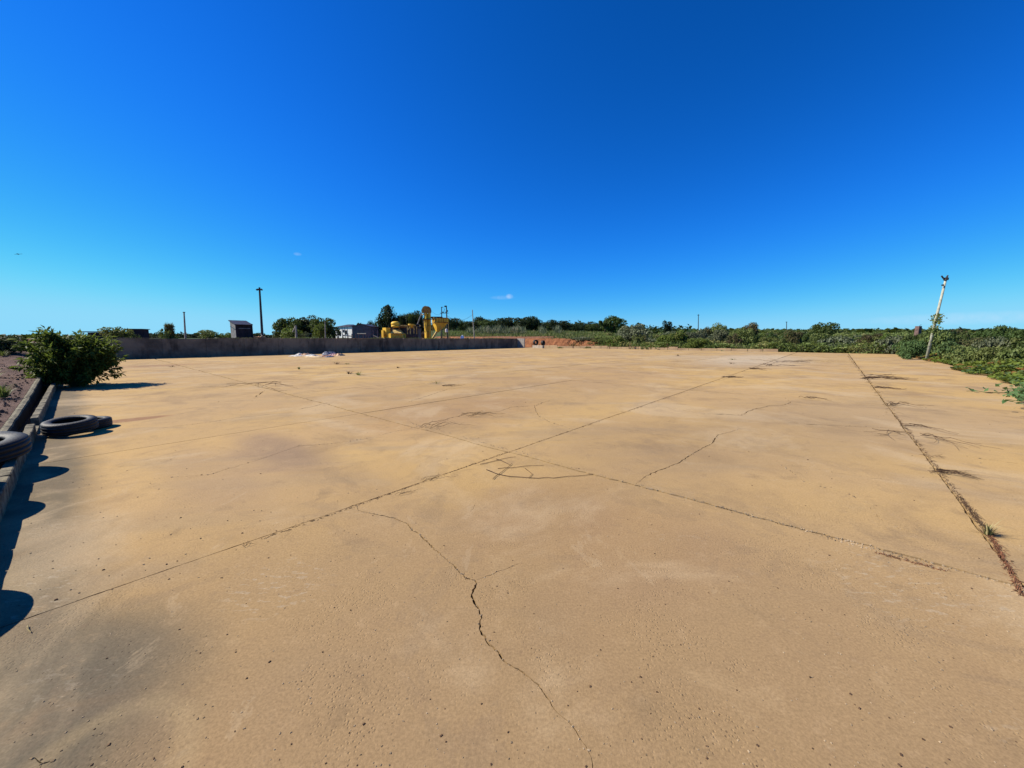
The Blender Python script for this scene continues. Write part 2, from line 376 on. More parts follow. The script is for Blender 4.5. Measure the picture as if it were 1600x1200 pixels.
def leaves(cen, dirs, nrm, ln, wd, bend=.15):
    """kite-shaped, slightly folded leaves; returns verts, quads"""
    dirs = dirs/np.linalg.norm(dirs, axis=1, keepdims=True)
    side = np.cross(dirs, nrm); side /= (np.linalg.norm(side, axis=1, keepdims=True)+1e-9)
    up = np.cross(side, dirs)
    ln = ln[:, None]; wd = wd[:, None]
    a = cen-dirs*ln*.5; c = cen+dirs*ln*.5-up*ln*bend; m = cen-dirs*ln*.05
    b = m+side*wd*.5+up*ln*bend*.6; d = m-side*wd*.5+up*ln*bend*.6
    v = np.stack([a, b, c, d], 1).reshape(-1, 3); q = np.arange(len(cen)*4).reshape(-1, 4); return v, q
def rdir(n, zb=0, rg=rng):
    d = rg.normal(size=(n, 3)); d[:, 2] += zb; return d/np.linalg.norm(d, axis=1, keepdims=True)

# ---------------------------------------------------------------- ground sheet (a hole where the yard lies)
def axis(lo, hi, fine, segs):
    return sorted(set([round(x, 3) for x in segs]))
def steps(a, b, n): return list(np.linspace(a, b, n))
us = steps(-4000, -400, 8)+steps(-400, -60, 12)+steps(-60, -10, 18)+steps(-10, -.95, 12)+steps(-.95, 52, 18)+steps(55.2, 57, 3)+steps(57, 61, 9)+steps(61, 130, 40)+steps(130, 400, 36)+steps(400, 1500, 16)+steps(1500, 4000, 6)
vs_ = steps(-4000, -400, 8)+steps(-400, -60, 24)+steps(-60, -5.35, 28)+steps(-5.35, 41.9, 24)+steps(42.06, 44, 4)+steps(44, 130, 40)+steps(130, 400, 24)+steps(400, 1500, 12)+steps(1500, 4000, 6)
us = sorted(set(round(float(x), 3) for x in us)); vs_ = sorted(set(round(float(x), 3) for x in vs_))
verts = []; bare = []
for v in vs_:
    for u in us:
        p = W(u, v); z = H(p.x, p.y)
        verts.append((p.x, p.y, z))
        r = math.hypot(p.x, p.y)
        px = 800+587*p.x/p.y if p.y > 1 else 0
        bn = 0
        if v > V1 and 58 < r < 98 and px > 560: bn = 1 if r < 92 else .6
        elif v > V1 and r <= 75: bn = .8
        if 55 < u < 57.5: bn = 1
        if -9 < v < V0 and u < 60: bn = .7
        if u < -.9 and v < V1: bn = 1
        bare.append(bn)
faces = []; nu = len(us)
for j in range(len(vs_)-1):
    for i in range(nu-1):
        u, v = (us[i]+us[i+1])/2, (vs_[j]+vs_[j+1])/2
        if -.95 < u < 55.2 and -5.35 < v < 42.06: continue
        if -26 < u < -.95 and -2.5 < v < 41.9 : continue      # finer dirt sheet lies here
        a = j*nu+i; faces.append((a, a+1, a+nu+1, a+nu))
g = mesh('ground', verts, faces, M_FIELD, smooth=True); props(g, kind='structure')
ba = g.data.attributes.new('bare', 'FLOAT', 'POINT'); ba.data.foreach_set('value', bare)

# dirt field left of the kerb
dx = steps(-26, -10, 20)+steps(-10, -.95, 62); dy = steps(-2.5, 41.9, 190)
ulims = [us[k] for k in range(len(us)) if us[k] <= -10]
dx = sorted(set(round(float(x), 3) for x in dx)); dy = [round(float(x), 3) for x in dy]
left_u = max(x for x in us if x <= -26+1e-6) if any(x <= -26 for x in us) else -26
dx[0] = left_u
verts = []
for v in dy:
    for u in dx:
        p = W(u, v); z = H(p.x, p.y)
        f = sm(1.0, 1.8, -u)*(1-.6*sm(25, 40, v))
        z += f*(.075*noise.noise(Vector((p.x*1.9, p.y*1.9, 3)))+.05*noise.noise(Vector((p.x*5, p.y*5, 5)))+.03*noise.noise(Vector((p.x*11, p.y*11, 5)))+.04)
        verts.append((p.x, p.y, z))
nx = len(dx); faces = [(j*nx+i, j*nx+i+1, j*nx+nx+i+1, j*nx+nx+i) for j in range(len(dy)-1) for i in range(nx-1)]
props(mesh('dirt_field', verts, faces, M_DIRT, smooth=True), kind='structure')

# ---------------------------------------------------------------- concrete yard: separate panels, real joints and cracks
yard = bpy.data.objects.new('concrete_yard', None); C.objects.link(yard); props(yard, kind='structure')
def px_line(pts): return [G(x, y) for x, y in pts]
cracks = [   # (pixels in the photograph, width m)
 ([(556,790),(560,798),(587,804),(617,810),(637,819),(644,829),(658,837),(675,855),(696,873),(712,887),(729,904),(742,907),(745,912),(737,929),(744,946),(752,962),(749,983),(765,1008),(779,1019),(792,1037),(810,1046),(829,1060),(846,1077),(862,1102),(879,1121),(900,1142),(915,1165),(926,1195),(931,1240)], .010),
 ([(742,907),(757,902),(771,897),(785,891),(800,885),(812,880)], .004),
 ([(994,757),(1009,744),(1030,735),(1060,724),(1080,711),(1090,705),(1099,699),(1112,694),(1119,684),(1122,679),(1142,675),(1159,669)], .012),
 ([(1019,634),(1052,638),(1097,647),(1131,647),(1159,649),(1166,644),(1176,640),(1202,634),(1222,633),(1236,629),(1231,624),(1222,621)], .018),
 ([(1159,649),(1195,655),(1230,660),(1259,663),(1328,666),(1387,669)], .012),
 ([(1221,727),(1240,740),(1256,753),(1280,760),(1328,773),(1360,793),(1376,811),(1408,827),(1451,841)], .005),
 ([(1221,727),(1260,729),(1300,738),(1345,745),(1400,752)], .005),
 ([(835,634),(838,643),(844,652),(861,660),(884,667),(895,671)], .013),
 ([(835,634),(850,628),(865,625)], .012),
 ([(835,634),(820,635),(800,636),(780,643),(749,645),(722,649),(700,654),(680,662),(655,667)], .012),
 ([(651,667),(614,675),(569,686),(512,694),(467,697),(400,720),(325,742),(242,748)], .005),
 ([(467,640),(494,634),(509,630),(554,630)], .014),
 ([(360,600),(385,599),(411,602),(430,609),(461,611)], .022),
 ([(398,622),(405,616),(412,611)], .02),
 ([(250,669),(310,662),(377,652),(440,646),(470,645)], .009),
 ([(524,581),(545,584),(570,587),(606,591)], .03),
 ([(600,605),(640,602),(690,597)], .02), ([(640,628),(700,608),(730,605),(770,600)], .014),
 ([(54,1184),(60,1190),(66,1194),(73,1192),(80,1190)], .005), ([(66,1194),(62,1202),(64,1212)], .005),
 ([(742,790-2),(736,800)], .003),
 ([(100,636),(180,632),(240,628)], .012), ([(1500,712),(1560,720),(1640,731)], .008),
]
def densify(pts, step, jit, r):
    out = [pts[0]]
    for a, b in zip(pts, pts[1:]):
        n = max(1, int((b-a).length/step)); d = (b-a); per = Vector((-d.y, d.x, 0)).normalized()
        for k in range(1, n+1):
            q = a+d*(k/n)
            if k < n: q = q+per*r.uniform(-jit, jit)
            out.append(q)
    return out
rc = random.Random(11)
ribbons = []; crumb_spots = []
for pts, wd in cracks:
    P0 = px_line(pts); seg = sum((b-a).length for a, b in zip(P0, P0[1:])); near = min(p.length for p in P0)
    stp = max(.02, min(.15, near*.009)); D = densify(P0, stp, stp*.28, rc); n = len(D); L, Rr = [], []
    for i, p in enumerate(D):
        d = (D[min(i+1, n-1)]-D[max(0, i-1)]).normalized(); per = Vector((-d.y, d.x, 0))
        t = i/(n-1); wv_ = wd*(min(1, t*6+.25))*(min(1, (1-t)*4+.12))*(.45+1.0*rc.random()**1.3)*(1+1.2*max(0, noise.noise(p*3)))
        L.append(p+per*wv_*.5); Rr.append(p-per*wv_*.5)
        if rc.random() < .55: crumb_spots.append((p, wd))
    ribbons.append([(q.x, q.y) for q in L]+[(q.x, q.y) for q in reversed(Rr)])
def inside(poly, x, y):
    c = False; j = len(poly)-1
    for i in range(len(poly)):
        xi, yi = poly[i]; xj, yj = poly[j]
        if (yi > y) != (yj > y) and x < (xj-xi)*(y-yi)/(yj-yi)+xi: c = not c
        j = i
    return c
VJ = [V0, -1.04, 3.40, 7.62, 11.83, 16.05, 20.25, 24.45, 28.65, 32.85, 37.0, 41.93]
UJ = [UK-.125, 3.85, 12.4, 20.9, 29.4, 37.9, 46.4, U1]
def vgap(k, x=0): return ({1: .015, 2: .013, 3: .005}.get(k, .011))+(.0011*max(0, x-3) if k in (1, 2) else .0006*max(0, x))
def ugap(k, x=0): return {1: .028}.get(k, .012)+(.0016*max(0, x-4) if k == 1 else .0004*max(0, x))
def jline(fixed, lo, hi, kind, k):
    """shared jagged joint line: list of (moving, offset)"""
    r = random.Random(100+k+(50 if kind == 'u' else 0)); out = []; x = lo
    while x < hi:
        pt = W(fixed, x) if kind == 'u' else W(x, fixed); d = max(1, pt.length)
        amp = .006 if kind == 'v' else (.022 if k == 1 else .01)
        o = noise.noise(Vector((x*.9, k*7.7, 0)))*amp*2+r.uniform(-1, 1)*amp*.35
        out.append((x, o)); x += max(.05, min(.6, d*.012))
    out.append((hi, out[-1][1])); return out
vl = [jline(v, UJ[0]-.01, UJ[-1]+.01, 'v', k) for k, v in enumerate(VJ)]
ul = [jline(u, VJ[0]-.01, VJ[-1]+.01, 'u', k) for k, u in enumerate(UJ)]
def off(line, x):
    for (a, p), (b, q) in zip(line, line[1:]):
        if a <= x <= b: return p+(q-p)*(x-a)/max(1e-9, b-a)
    return line[0][1] if x < line[0][0] else line[-1][1]
rb_bb = [(min(p[0] for p in rb), max(p[0] for p in rb), min(p[1] for p in rb), max(p[1] for p in rb)) for rb in ribbons]
for j in range(len(VJ)-1):
    for i in range(len(UJ)-1):
        e = random.Random(j*31+i)
        va, vb = VJ[j], VJ[j+1]; ua, ub = UJ[i], UJ[i+1]
        ga, gb = (vgap(j)/2 if j else 0), (vgap(j+1)/2 if j+1 < len(VJ)-1 else 0)
        ha, hb = (ugap(i)/2 if i else 0), (ugap(i+1)/2 if i+1 < len(UJ)-1 else 0)
        def jit(w_): return w_*(.75+.9*e.random()**2)
        def gv(k, x): return vgap(k, x)/2 if 0 < k < len(VJ)-1 else 0
        def gu(k, x): return ugap(k, x)/2 if 0 < k < len(UJ)-1 else 0
        out = []
        ulo, uhi = ua+ha+off(ul[i], va), ub-hb+off(ul[i+1], va)
        ring = [(x, va+o+jit(gv(j, x))) for x, o in vl[j] if ulo+.02 < x < uhi-.02]
        out += [(ulo, va+off(vl[j], ulo)+ga)]+ring+[(uhi, va+off(vl[j], uhi)+ga)]
        out += [(ub+o-jit(gu(i+1, x)), x) for x, o in ul[i+1] if va+.05 < x < vb-.05]
        uhi = ub-hb+off(ul[i+1], vb); ulo = ua+ha+off(ul[i], vb)
        out += [(uhi, vb+off(vl[j+1], uhi)-gb)]+[(x, vb+o-jit(gv(j+1, x))) for x, o in reversed(vl[j+1]) if ulo+.02 < x < uhi-.02]+[(ulo, vb+off(vl[j+1], ulo)-gb)]
        out += [(ua+o+jit(gu(i, x)), x) for x, o in reversed(ul[i]) if va+.05 < x < vb-.05]
        P2 = [(q.x, q.y) for q in (W(a, b) for a, b in out)]
        bb = (min(p[0] for p in P2), max(p[0] for p in P2), min(p[1] for p in P2), max(p[1] for p in P2))
        rs = [rb for rb, q in zip(ribbons, rb_bb) if q[0] < bb[1] and q[1] > bb[0] and q[2] < bb[3] and q[3] > bb[2]]
        V2 = [Vector(p) for p in P2]; E2 = [(k, (k+1) % len(P2)) for k in range(len(P2))]
        for rb in rs:
            n0 = len(V2); V2 += [Vector(p) for p in rb]; E2 += [(n0+k, n0+(k+1) % len(rb)) for k in range(len(rb))]
        vo_, eo, fo, *_ = geometry.delaunay_2d_cdt(V2, E2, [], 0, 1e-5)
        keep = []
        for f in fo:
            cx_ = sum(vo_[k][0] for k in f)/len(f); cy_ = sum(vo_[k][1] for k in f)/len(f)
            if not inside(P2, cx_, cy_): continue
            if any(inside(rb, cx_, cy_) for rb in rs): continue
            keep.append(tuple(f))
        tilt = (e.uniform(-1, 1)*.0012, e.uniform(-1, 1)*.0012, e.uniform(-.0025, .0025))
        n = len(vo_); cxm, cym = (bb[0]+bb[1])/2, (bb[2]+bb[3])/2
        top = [(p[0], p[1], tilt[2]+tilt[0]*(p[0]-cxm)*.4+tilt[1]*(p[1]-cym)*.4) for p in vo_]
        bot = [(p[0], p[1], -.06) for p in vo_]
        ed = {}
        for f in keep:
            for a, b in zip(f, f[1:]+f[:1]): ed[(a, b)] = 1
        sides = [(b, a, a+n, b+n) for (a, b) in ed if (b, a) not in ed]
        mesh('slab_panel', top+bot, keep+sides, M_SLAB, yard)
c = [W(-.9, V0-.1, -.035), W(U1+.3, V0-.1, -.035), W(U1+.3, 42.05, -.035), W(-.9, 42.05, -.035)]
mesh('joint_soil', c, [(0, 1, 2, 3)], M_BED, yard)

# ---------------------------------------------------------------- kerb of blocks, gutter, soil lip
kerb = empty('kerb_wall', W(-.62, 10), 'low kerb of single concrete blocks running along the yard beside the dirt field', 'kerb'); kerb['kind'] = 'structure'
del kerb['category']; del kerb['label']
kinv = Matrix.Translation(-Vector(kerb.location))
blk = []
for q in range(3):
    bm = bmesh.new(); bmesh.ops.create_cube(bm, size=1)
    for v in bm.verts: v.co = Vector((v.co.x*.092, v.co.y*.392, v.co.z*.30))
    bmesh.ops.bevel(bm, geom=bm.edges[:], offset=.008, segments=1, affect='EDGES')
    bmesh.ops.subdivide_edges(bm, edges=[e_ for e_ in bm.edges if e_.calc_length() > .25], cuts=2)
    for v in bm.verts: v.co += Vector((noise.noise(v.co*9+Vector((q*5, 0, 0)))*.006, 0, noise.noise(v.co*11+Vector((0, q*7, 0)))*.007))
    me = bpy.data.meshes.new('block'); bm.to_mesh(me); bm.free(); me.materials.append(M_KERB); blk.append(me)
ka = math.atan2(U.y, U.x); v = -3.0; k = 0
while v < 41.5:
    if not (10.15 < v < 10.75):
        o = link('block', blk[k % 3], parent=kerb); o.location = W(-.634+random.uniform(-.004, .004), v, .04+random.uniform(-.004, .004))-kerb.location
        o.rotation_euler = (0, 0, ka+random.uniform(-.008, .008))
    v += .4; k += 1
m_ = MB(); m_.box(W(-.634, 10.4, -.03)-kerb.location, (.088, .75, .16), Matrix.Rotation(ka, 3, 'Z')); m_.build('broken_block', M_KERB, kerb)
# gutter
gut = bpy.data.objects.new('gutter', None); C.objects.link(gut); props(gut, kind='structure')
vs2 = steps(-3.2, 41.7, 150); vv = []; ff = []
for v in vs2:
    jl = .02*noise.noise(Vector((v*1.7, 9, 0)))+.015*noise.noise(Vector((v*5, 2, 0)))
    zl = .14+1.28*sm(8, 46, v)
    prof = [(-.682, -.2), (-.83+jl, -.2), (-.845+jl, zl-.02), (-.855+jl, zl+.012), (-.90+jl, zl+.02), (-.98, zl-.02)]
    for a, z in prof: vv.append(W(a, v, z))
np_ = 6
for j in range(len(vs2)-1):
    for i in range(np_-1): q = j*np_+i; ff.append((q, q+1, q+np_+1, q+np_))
gi = [1 if (k % 5) < 2 else 0 for k in range(len(ff))]  # channel floor and inner side near-black: their shade is put into the colour
mesh('gutter_channel', vv, ff, [M_KERB, simple('shaded_gutter', (.02, .019, .016), (.012, .011, .01), 6, .95, obj=False)], gut, idx=gi)

# ---------------------------------------------------------------- retaining wall (sections, pilasters, coping) and its return
wall = empty('retaining_wall', W(24, V1+.1), 'long dark weathered concrete retaining wall along the far left edge of the yard', 'wall')
wl = Vector(wall.location); rotU = Matrix.Rotation(math.atan2(U.y, U.x), 3, 'Z')
nsec = 18; u0, u1 = -1.0, 50.0; sw = (u1-u0)/nsec
rw = random.Random(5)
for k in range(nsec):
    ua = u0+k*sw; hgt = WT+.06*(1-k/nsec)+rw.uniform(-.02, .02)-.08
    # a section is five courses, each standing a little proud or back
    z = -.05
    for cse in range(5):
        h_ = (hgt+.05)/5; mb = MB(); nb = 4
        mb.box(W(ua+sw/2, V1+.11+rw.uniform(-.012, .012), z+h_/2)-wl, (sw-.03, .20, h_-.014), rotU)
        o = mb.build('block_course', M_WALL, wall); z += h_
    MB().box(W(ua+sw/2, V1+.14, hgt/2-.04)-wl, (sw, .12, hgt), rotU).build('core', M_WALL, wall)
    mb = MB().box(W(ua, V1+.10, (hgt-.02)/2)-wl, (.26, .26, hgt-.06), rotU); mb.build('pilaster', M_WALL, wall)
    if rw.random() < .15: continue
    mb = MB().box(W(ua+sw/2, V1+.11, hgt+.04)-wl, (sw-.012-rw.choice((0, 0, .3)), .27+rw.uniform(-.03, .03), .08+rw.uniform(-.03, .02)), rotU); mb.build('coping', M_WALL, wall)
mb = MB(); a, b = (50.05, 42.2), (50.22, 40.3)
q = [W(50.02, 42.2, -.03), W(50.22, 42.2, -.03), W(50.22, 40.5, -.03), W(50.02, 40.5, -.03), W(50.02, 42.2, 1.62), W(50.22, 42.2, 1.62), W(50.22, 40.5, 1.6), W(50.02, 40.5, 1.6)]
mb.v = [p-wl for p in q]; mb.f = [(0, 1, 2, 3), (7, 6, 5, 4), (0, 4, 5, 1), (1, 5, 6, 2), (2, 6, 7, 3), (3, 7, 4, 0)]
mb.build('return_wall', simple('pale_render', (.30, .27, .24), (.2, .18, .16), 3), wall)

# low block wall along the far edge
low = empty('low_block_wall', W(55.4, 25), 'low crumbling pale block wall along the far edge of the yard below the red bank', 'wall')
ll = Vector(low.location); v = 40.2; rl = random.Random(3); rotV = Matrix.Rotation(math.atan2(V.y, V.x), 3, 'Z')
while v > 6:
    ln = rl.uniform(1.1, 1.9)
    hh = rl.choice((.42, .38, .44, .3)) if v > 18 else rl.choice((.25, .34, .3))
    if rl.random() > .06: MB().box(W(55.45, v-ln/2, hh/2-.04)-ll, (ln-.05, .18, hh+.08), rotV).build('wall_section', M_WALL2, low)
    v -= ln

# red earth bank beyond the far edge
vv = []; ff = []; nv_ = 110; nk = 14
for j in range(nv_+1):
    v = 47-j*(47-9)/nv_
    hp = W(61, v); ztop = H(hp.x, hp.y)+.04
    ztop = ztop*(1-.75*sm(17, 9, v)) if v < 17 else ztop
    for k in range(nk+1):
        t = k/nk; pr = t**.75
        p = W(56.9+t*2.6+.5*noise.noise(Vector((v*.35, 2, 0)))*(1-t)*t*4, v)
        rill = noise.noise(Vector((v*1.1, t*.7, 4)))*.35+noise.noise(Vector((v*3.1, t*1.5, 8)))*.16
        p = p+U*(rill*math.sin(math.pi*min(1, t*1.05)))
        vv.append((p.x, p.y, -.04+(ztop+.04)*(sm(0, .85, t))+(.02 if k == nk else 0)))
for j in range(nv_):
    for k in range(nk): q = j*(nk+1)+k; ff.append((q, q+1, q+nk+2, q+nk+1))
props(mesh('red_earth_bank', vv, ff, M_RED), kind='structure')

# ---------------------------------------------------------------- tyres
def tyre_mesh(Ro=.45, Ri=.27, wd=.22):
    prof = []
    for a in range(0, 13):
        t = math.pi*a/12; prof.append((Ri+(Ro-Ri)*math.sin(t)**.75 if False else 0, 0))
    prof = [(Ri, -wd*.34), (Ri+.012, -wd*.44), (Ri+.05, -wd*.50), (Ro-.06, -wd*.5), (Ro-.018, -wd*.44), (Ro-.002, -wd*.36), (Ro, -wd*.30), (Ro-.012, -wd*.28), (Ro-.012, -wd*.24), (Ro+.002, -wd*.22), (Ro+.004, -wd*.05), (Ro-.01, -wd*.03), (Ro-.01, wd*.03), (Ro+.004, wd*.05), (Ro+.002, wd*.22), (Ro-.012, wd*.24), (Ro-.012, wd*.28), (Ro, wd*.30), (Ro-.002, wd*.36), (Ro-.018, wd*.44), (Ro-.06, wd*.5), (Ri+.05, wd*.50), (Ri+.035, wd*.47), (Ri+.012, wd*.44), (Ri, wd*.34), (Ri+.015, wd*.28), (Ro-.05, wd*.24), (Ro-.03, 0), (Ro-.05, -wd*.24), (Ri+.015, -wd*.28), (Ri, -wd*.34)]
    m = MB().lathe(prof, seg=48); me = bpy.data.meshes.new('tyre'); me.from_pydata([tuple(v) for v in m.v], [], m.f); me.materials.append(M_RUB)
    me.polygons.foreach_set('use_smooth', [True]*len(me.polygons))
    return me
TY = tyre_mesh(); TY2 = tyre_mesh(.44, .28, .17)
def tyre(me, c, z, tilt=(0, 0), sc=1, label='', rz=0):
    o = link('tyre', me); o.location = (c[0], c[1], z); o.rotation_euler = (tilt[0], tilt[1], rz); o.scale = (sc, sc, sc)
    return props(o, label, 'tyre', 'old tyres lying along the kerb')
c = Vector((-7.42, 6.14, 0))
o = tyre(TY, c, .155, (R(6), R(1)), .70, 'worn black tyre on the concrete beside the kerb, front one of the pair', .3); o.scale.z = .92
o = tyre(TY2, c+Vector((-.20, .42, 0)), .088, (0, 0), .70, 'black tyre lying half under the front tyre of the pair beside the kerb', 1.3); o.scale.z = .98
tyre(TY, (-6.20, 4.12), .305, (R(3), R(-5)), 1.0, 'black tyre over the kerb and gutter at the left frame edge, beside the pair', 1.0)
tyre(TY2, (-6.95, 4.60), .30, (R(2), R(6)), 1.0, 'black tyre on the dirt behind the one over the gutter at the left edge', 2.0)
tyre(TY, (-5.24, 3.12), .30, (R(2), R(-3)), 1.0, 'black tyre over the kerb, second from the camera, showing mostly its shadow', .5)
tyre(TY, (-3.64, 1.79), .30, (R(1), R(2)), 1.0, 'black tyre over the kerb nearest the camera, seen by its shadow', 2.5)

# ---------------------------------------------------------------- the big bush by the kerb
def leafy_bush(name, c, rx, ry, h, nst, nlf, ll_, lw, mat, label, cat='bush', seed=1, parts=True, up=.6, droop=.5):
    r = np.random.default_rng(seed); root = empty(name, c, label, cat)
    st = MB(); cen = []; dr = []; nm = []; tint = []
    for s in range(nst):
        a = r.uniform(0, 2*math.pi); q = r.uniform(.12, 1)**.6; kk = (1.22 if r.random() < .12 else 1)*(1+.30*noise.noise(Vector((math.cos(a)*1.6, math.sin(a)*1.6, seed*3.3)))); tip = np.array([math.cos(a)*rx*q*kk, math.sin(a)*ry*q*kk, kk**.5*h*(.35+.65*r.random()**.8)*math.sqrt(max(.12, 1-.42*q*q))])
        if q > .6 and r.random() < .4: tip[2] *= r.uniform(.35, .8)
        b0 = np.array([math.cos(a)*.12*rx, math.sin(a)*.12*ry, 0]); mid = b0*.3+tip*.6; mid[2] = max(mid[2], tip[2]*.8)+.05*h
        pts = []
        for t in np.linspace(0, 1, 7): pts.append((1-t)**2*b0+2*t*(1-t)*mid+t*t*tip)
        st.tube([tuple(p) for p in pts], [.012*(1-.75*k/6) for k in range(7)], 4)
        ct_ = r.random()*.6
        for _ in range(nlf):
            t = r.uniform(.22, 1)**.8; k = min(5, int(t*6)); fr = t*6-k; p = np.array(pts[k])*(1-fr)+np.array(pts[min(6, k+1)])*fr
            d = r.normal(size=3)*.8; ax = np.array(pts[6])-np.array(pts[4]); d += ax/np.linalg.norm(ax)*.7; d[2] -= droop; d /= np.linalg.norm(d)
            n_ = np.array([0, 0, 1.])+r.normal(size=3)*.45
            cen.append(p+d*ll_*.6); dr.append(d); nm.append(n_); tint.append(min(1, ct_+r.random()*.42))
    cen = np.array(cen); lnn = ll_*r.uniform(.6, 1.25, len(cen)); v, q = leaves(cen, np.array(dr), np.array(nm), lnn, lnn*lw/ll_, .14)
    st.build('stems', M_STEM, root)
    link('foliage', npmesh('foliage', v, q, mat, tint), parent=root); return root
bc = G(108, 606)
leafy_bush('broadleaf_bush', bc+Vector((-.22, .45, 0)), 1.16, 1.05, 1.85, 250, 46, .19, .058, L_BUSH, 'large dense leafy green bush growing over the kerb at the left of the yard', seed=3)

# ---------------------------------------------------------------- tree and shrub prototypes
_cache = {}
def crown_mesh(kind, mat, var):
    key = (kind, mat.name, var)
    if key in _cache: return _cache[key]
    r = np.random.default_rng(hash((kind, var)) % 1000 if False else sum(map(ord, kind))*7+var*13)
    # unit crown: radius 1 in x,y ; height 0..1
    P = dict(round=(16, 2600, .075, .5), dome=(26, 4200, .06, .42), tall=(40, 5200, .07, .40), flat=(12, 1500, .075, .40), shrub=(14, 1500, .085, .42), loose=(16, 1300, .07, .34), upright=(0, 1600, .16, 0))[kind]
    nl, nleaf, ls, lr = P
    if kind == 'upright':
        n = 1600; a = r.uniform(0, 2*np.pi, n); base = np.stack([np.cos(a)*r.uniform(0, .35, n), np.sin(a)*r.uniform(0, .35, n), r.uniform(0, .7, n)], 1)
        d = np.stack([np.cos(a)*.55, np.sin(a)*.55, np.ones(n)*1.0], 1)+r.normal(size=(n, 3))*.35
        ln = r.uniform(.12, .34, n); dd = d/np.linalg.norm(d, axis=1, keepdims=True)
        v, q = leaves(base+dd*ln[:, None]*.5, dd, rdir(n, rg=r), ln, ln*.16, .1); tint = r.random(n)
        v[:, 2] = np.maximum(v[:, 2], 0)
    else:
        lob = []
        for k in range(nl):
            a = r.uniform(0, 2*np.pi); q = r.uniform(0, 1)**.55*(1-lr*.55)
            if kind == 'tall': z = r.uniform(.08, .88); q *= (1-.9*max(0, z-.5))*1.0
            elif kind == 'flat': z = r.uniform(.62, .86)
            elif kind == 'dome': z = r.uniform(.18, .84)*math.sqrt(max(.1, 1-q*q*.75))
            elif kind == 'round': z = r.uniform(.30, .84)
            else: z = r.uniform(.12, .78)*(1-.35*q)
            lob.append((math.cos(a)*q, math.sin(a)*q, z, lr*r.uniform(.5, 1.1), r.random()))
        idx = r.integers(0, nl, nleaf); L = np.array(lob)[idx]
        d = rdir(nleaf, .35, r); rad = r.uniform(.55, 1.06, nleaf)**.6
        cen = L[:, :3].copy(); zs = dict(tall=.9, flat=.28).get(kind, .55)
        cen += d*(L[:, 3]*rad)[:, None]*np.array([1, 1, zs])
        if kind in ('shrub', 'loose'): cen[:, 2] = np.abs(cen[:, 2])
        cen[:, 2] = np.clip(cen[:, 2], .0, 1.12)
        dr = rdir(nleaf, -.2, r)*.8+d*.6; nm = d+rdir(nleaf, .4, r)*.8
        ln = ls*r.uniform(.6, 1.5, nleaf); v, q = leaves(cen, dr, nm, ln*1.3, ln*.85, .15)
        tint = np.clip(L[:, 4]*.65+r.random(nleaf)*.4, 0, 1)
    me = npmesh('crown', v, q, mat, tint); _cache[key] = me; return me
def trunk_mesh(kind):
    if ('t', kind) in _cache: return _cache[('t', kind)]
    r = random.Random(len(kind)*3+5); m = MB(); top = {'flat': .6, 'tall': .7, 'round': .45, 'dome': .4}.get(kind, .3)
    m.tube([(0, 0, -.03), (.02, 0, top*.5), (-.02, .02, top)], [.07, .05, .035], 7)
    for k in range(5):
        a = k*1.257+r.random(); b = Vector((0, 0, top*r.uniform(.45, .95)))
        e = Vector((math.cos(a)*.55, math.sin(a)*.55, min(.9, top+r.uniform(.1, .35))))
        m.tube([b, (b+e)/2+Vector((0, 0, .05)), e], [.03, .02, .008], 5)
    me = bpy.data.meshes.new('trunk'); me.from_pydata([tuple(v) for v in m.v], [], m.f); me.materials.append(M_BARK); _cache[('t', kind)] = me; return me
def plant(name, x, wpx, ytop, d, kind, mat, label, cat, group=None, zb=None, depth=None, var=0, rz=None, trunk=True, over=1.12):
    """a plant standing on the ground at forward distance d, as wide and as high as it looks"""
    p = A(x, 500, d); z = H(p.x, p.y) if zb is None else zb
    top = A(x, ytop, d).z; h = max(.3, top-z)/.95; rad = wpx*d/587/2/ .96
    root = empty(name, (p.x, p.y, z-.03), label, cat, group, rz if rz is not None else random.uniform(0, 6.28))
    root.scale = (rad, rad if depth is None else depth, h)
    link('crown' if trunk else 'foliage', crown_mesh(kind, mat, var), parent=root)
    if trunk: link('trunk', trunk_mesh(kind), parent=root)
    return root
def wallf(px):                             # forward distance of the retaining wall at this photo column
    k = (px-800)/587; return None if abs(U.x-k*U.y) < 1e-6 else (lambda u: u*U.y+V1*V.y)((k*V1*V.y-V1*V.x)/(U.x-k*U.y))

# left: hedge beyond the dirt field
plant('hedge_shrub', 8, 60, 523, 17, 'dome', L_DARK2, 'leftmost dark shrub behind the dirt field at the frame edge', 'shrub', trunk=False, var=1)
plant('hedge_shrub', 38, 44, 531, 19, 'dome', L_DARK2, 'low dark shrub between the frame edge and the big bush', 'shrub', trunk=False)
plant('hedge_shrub', -45, 70, 520, 17, 'dome', L_DARK2, 'dark shrub at the very left end of the dirt field', 'shrub', trunk=False, var=2)
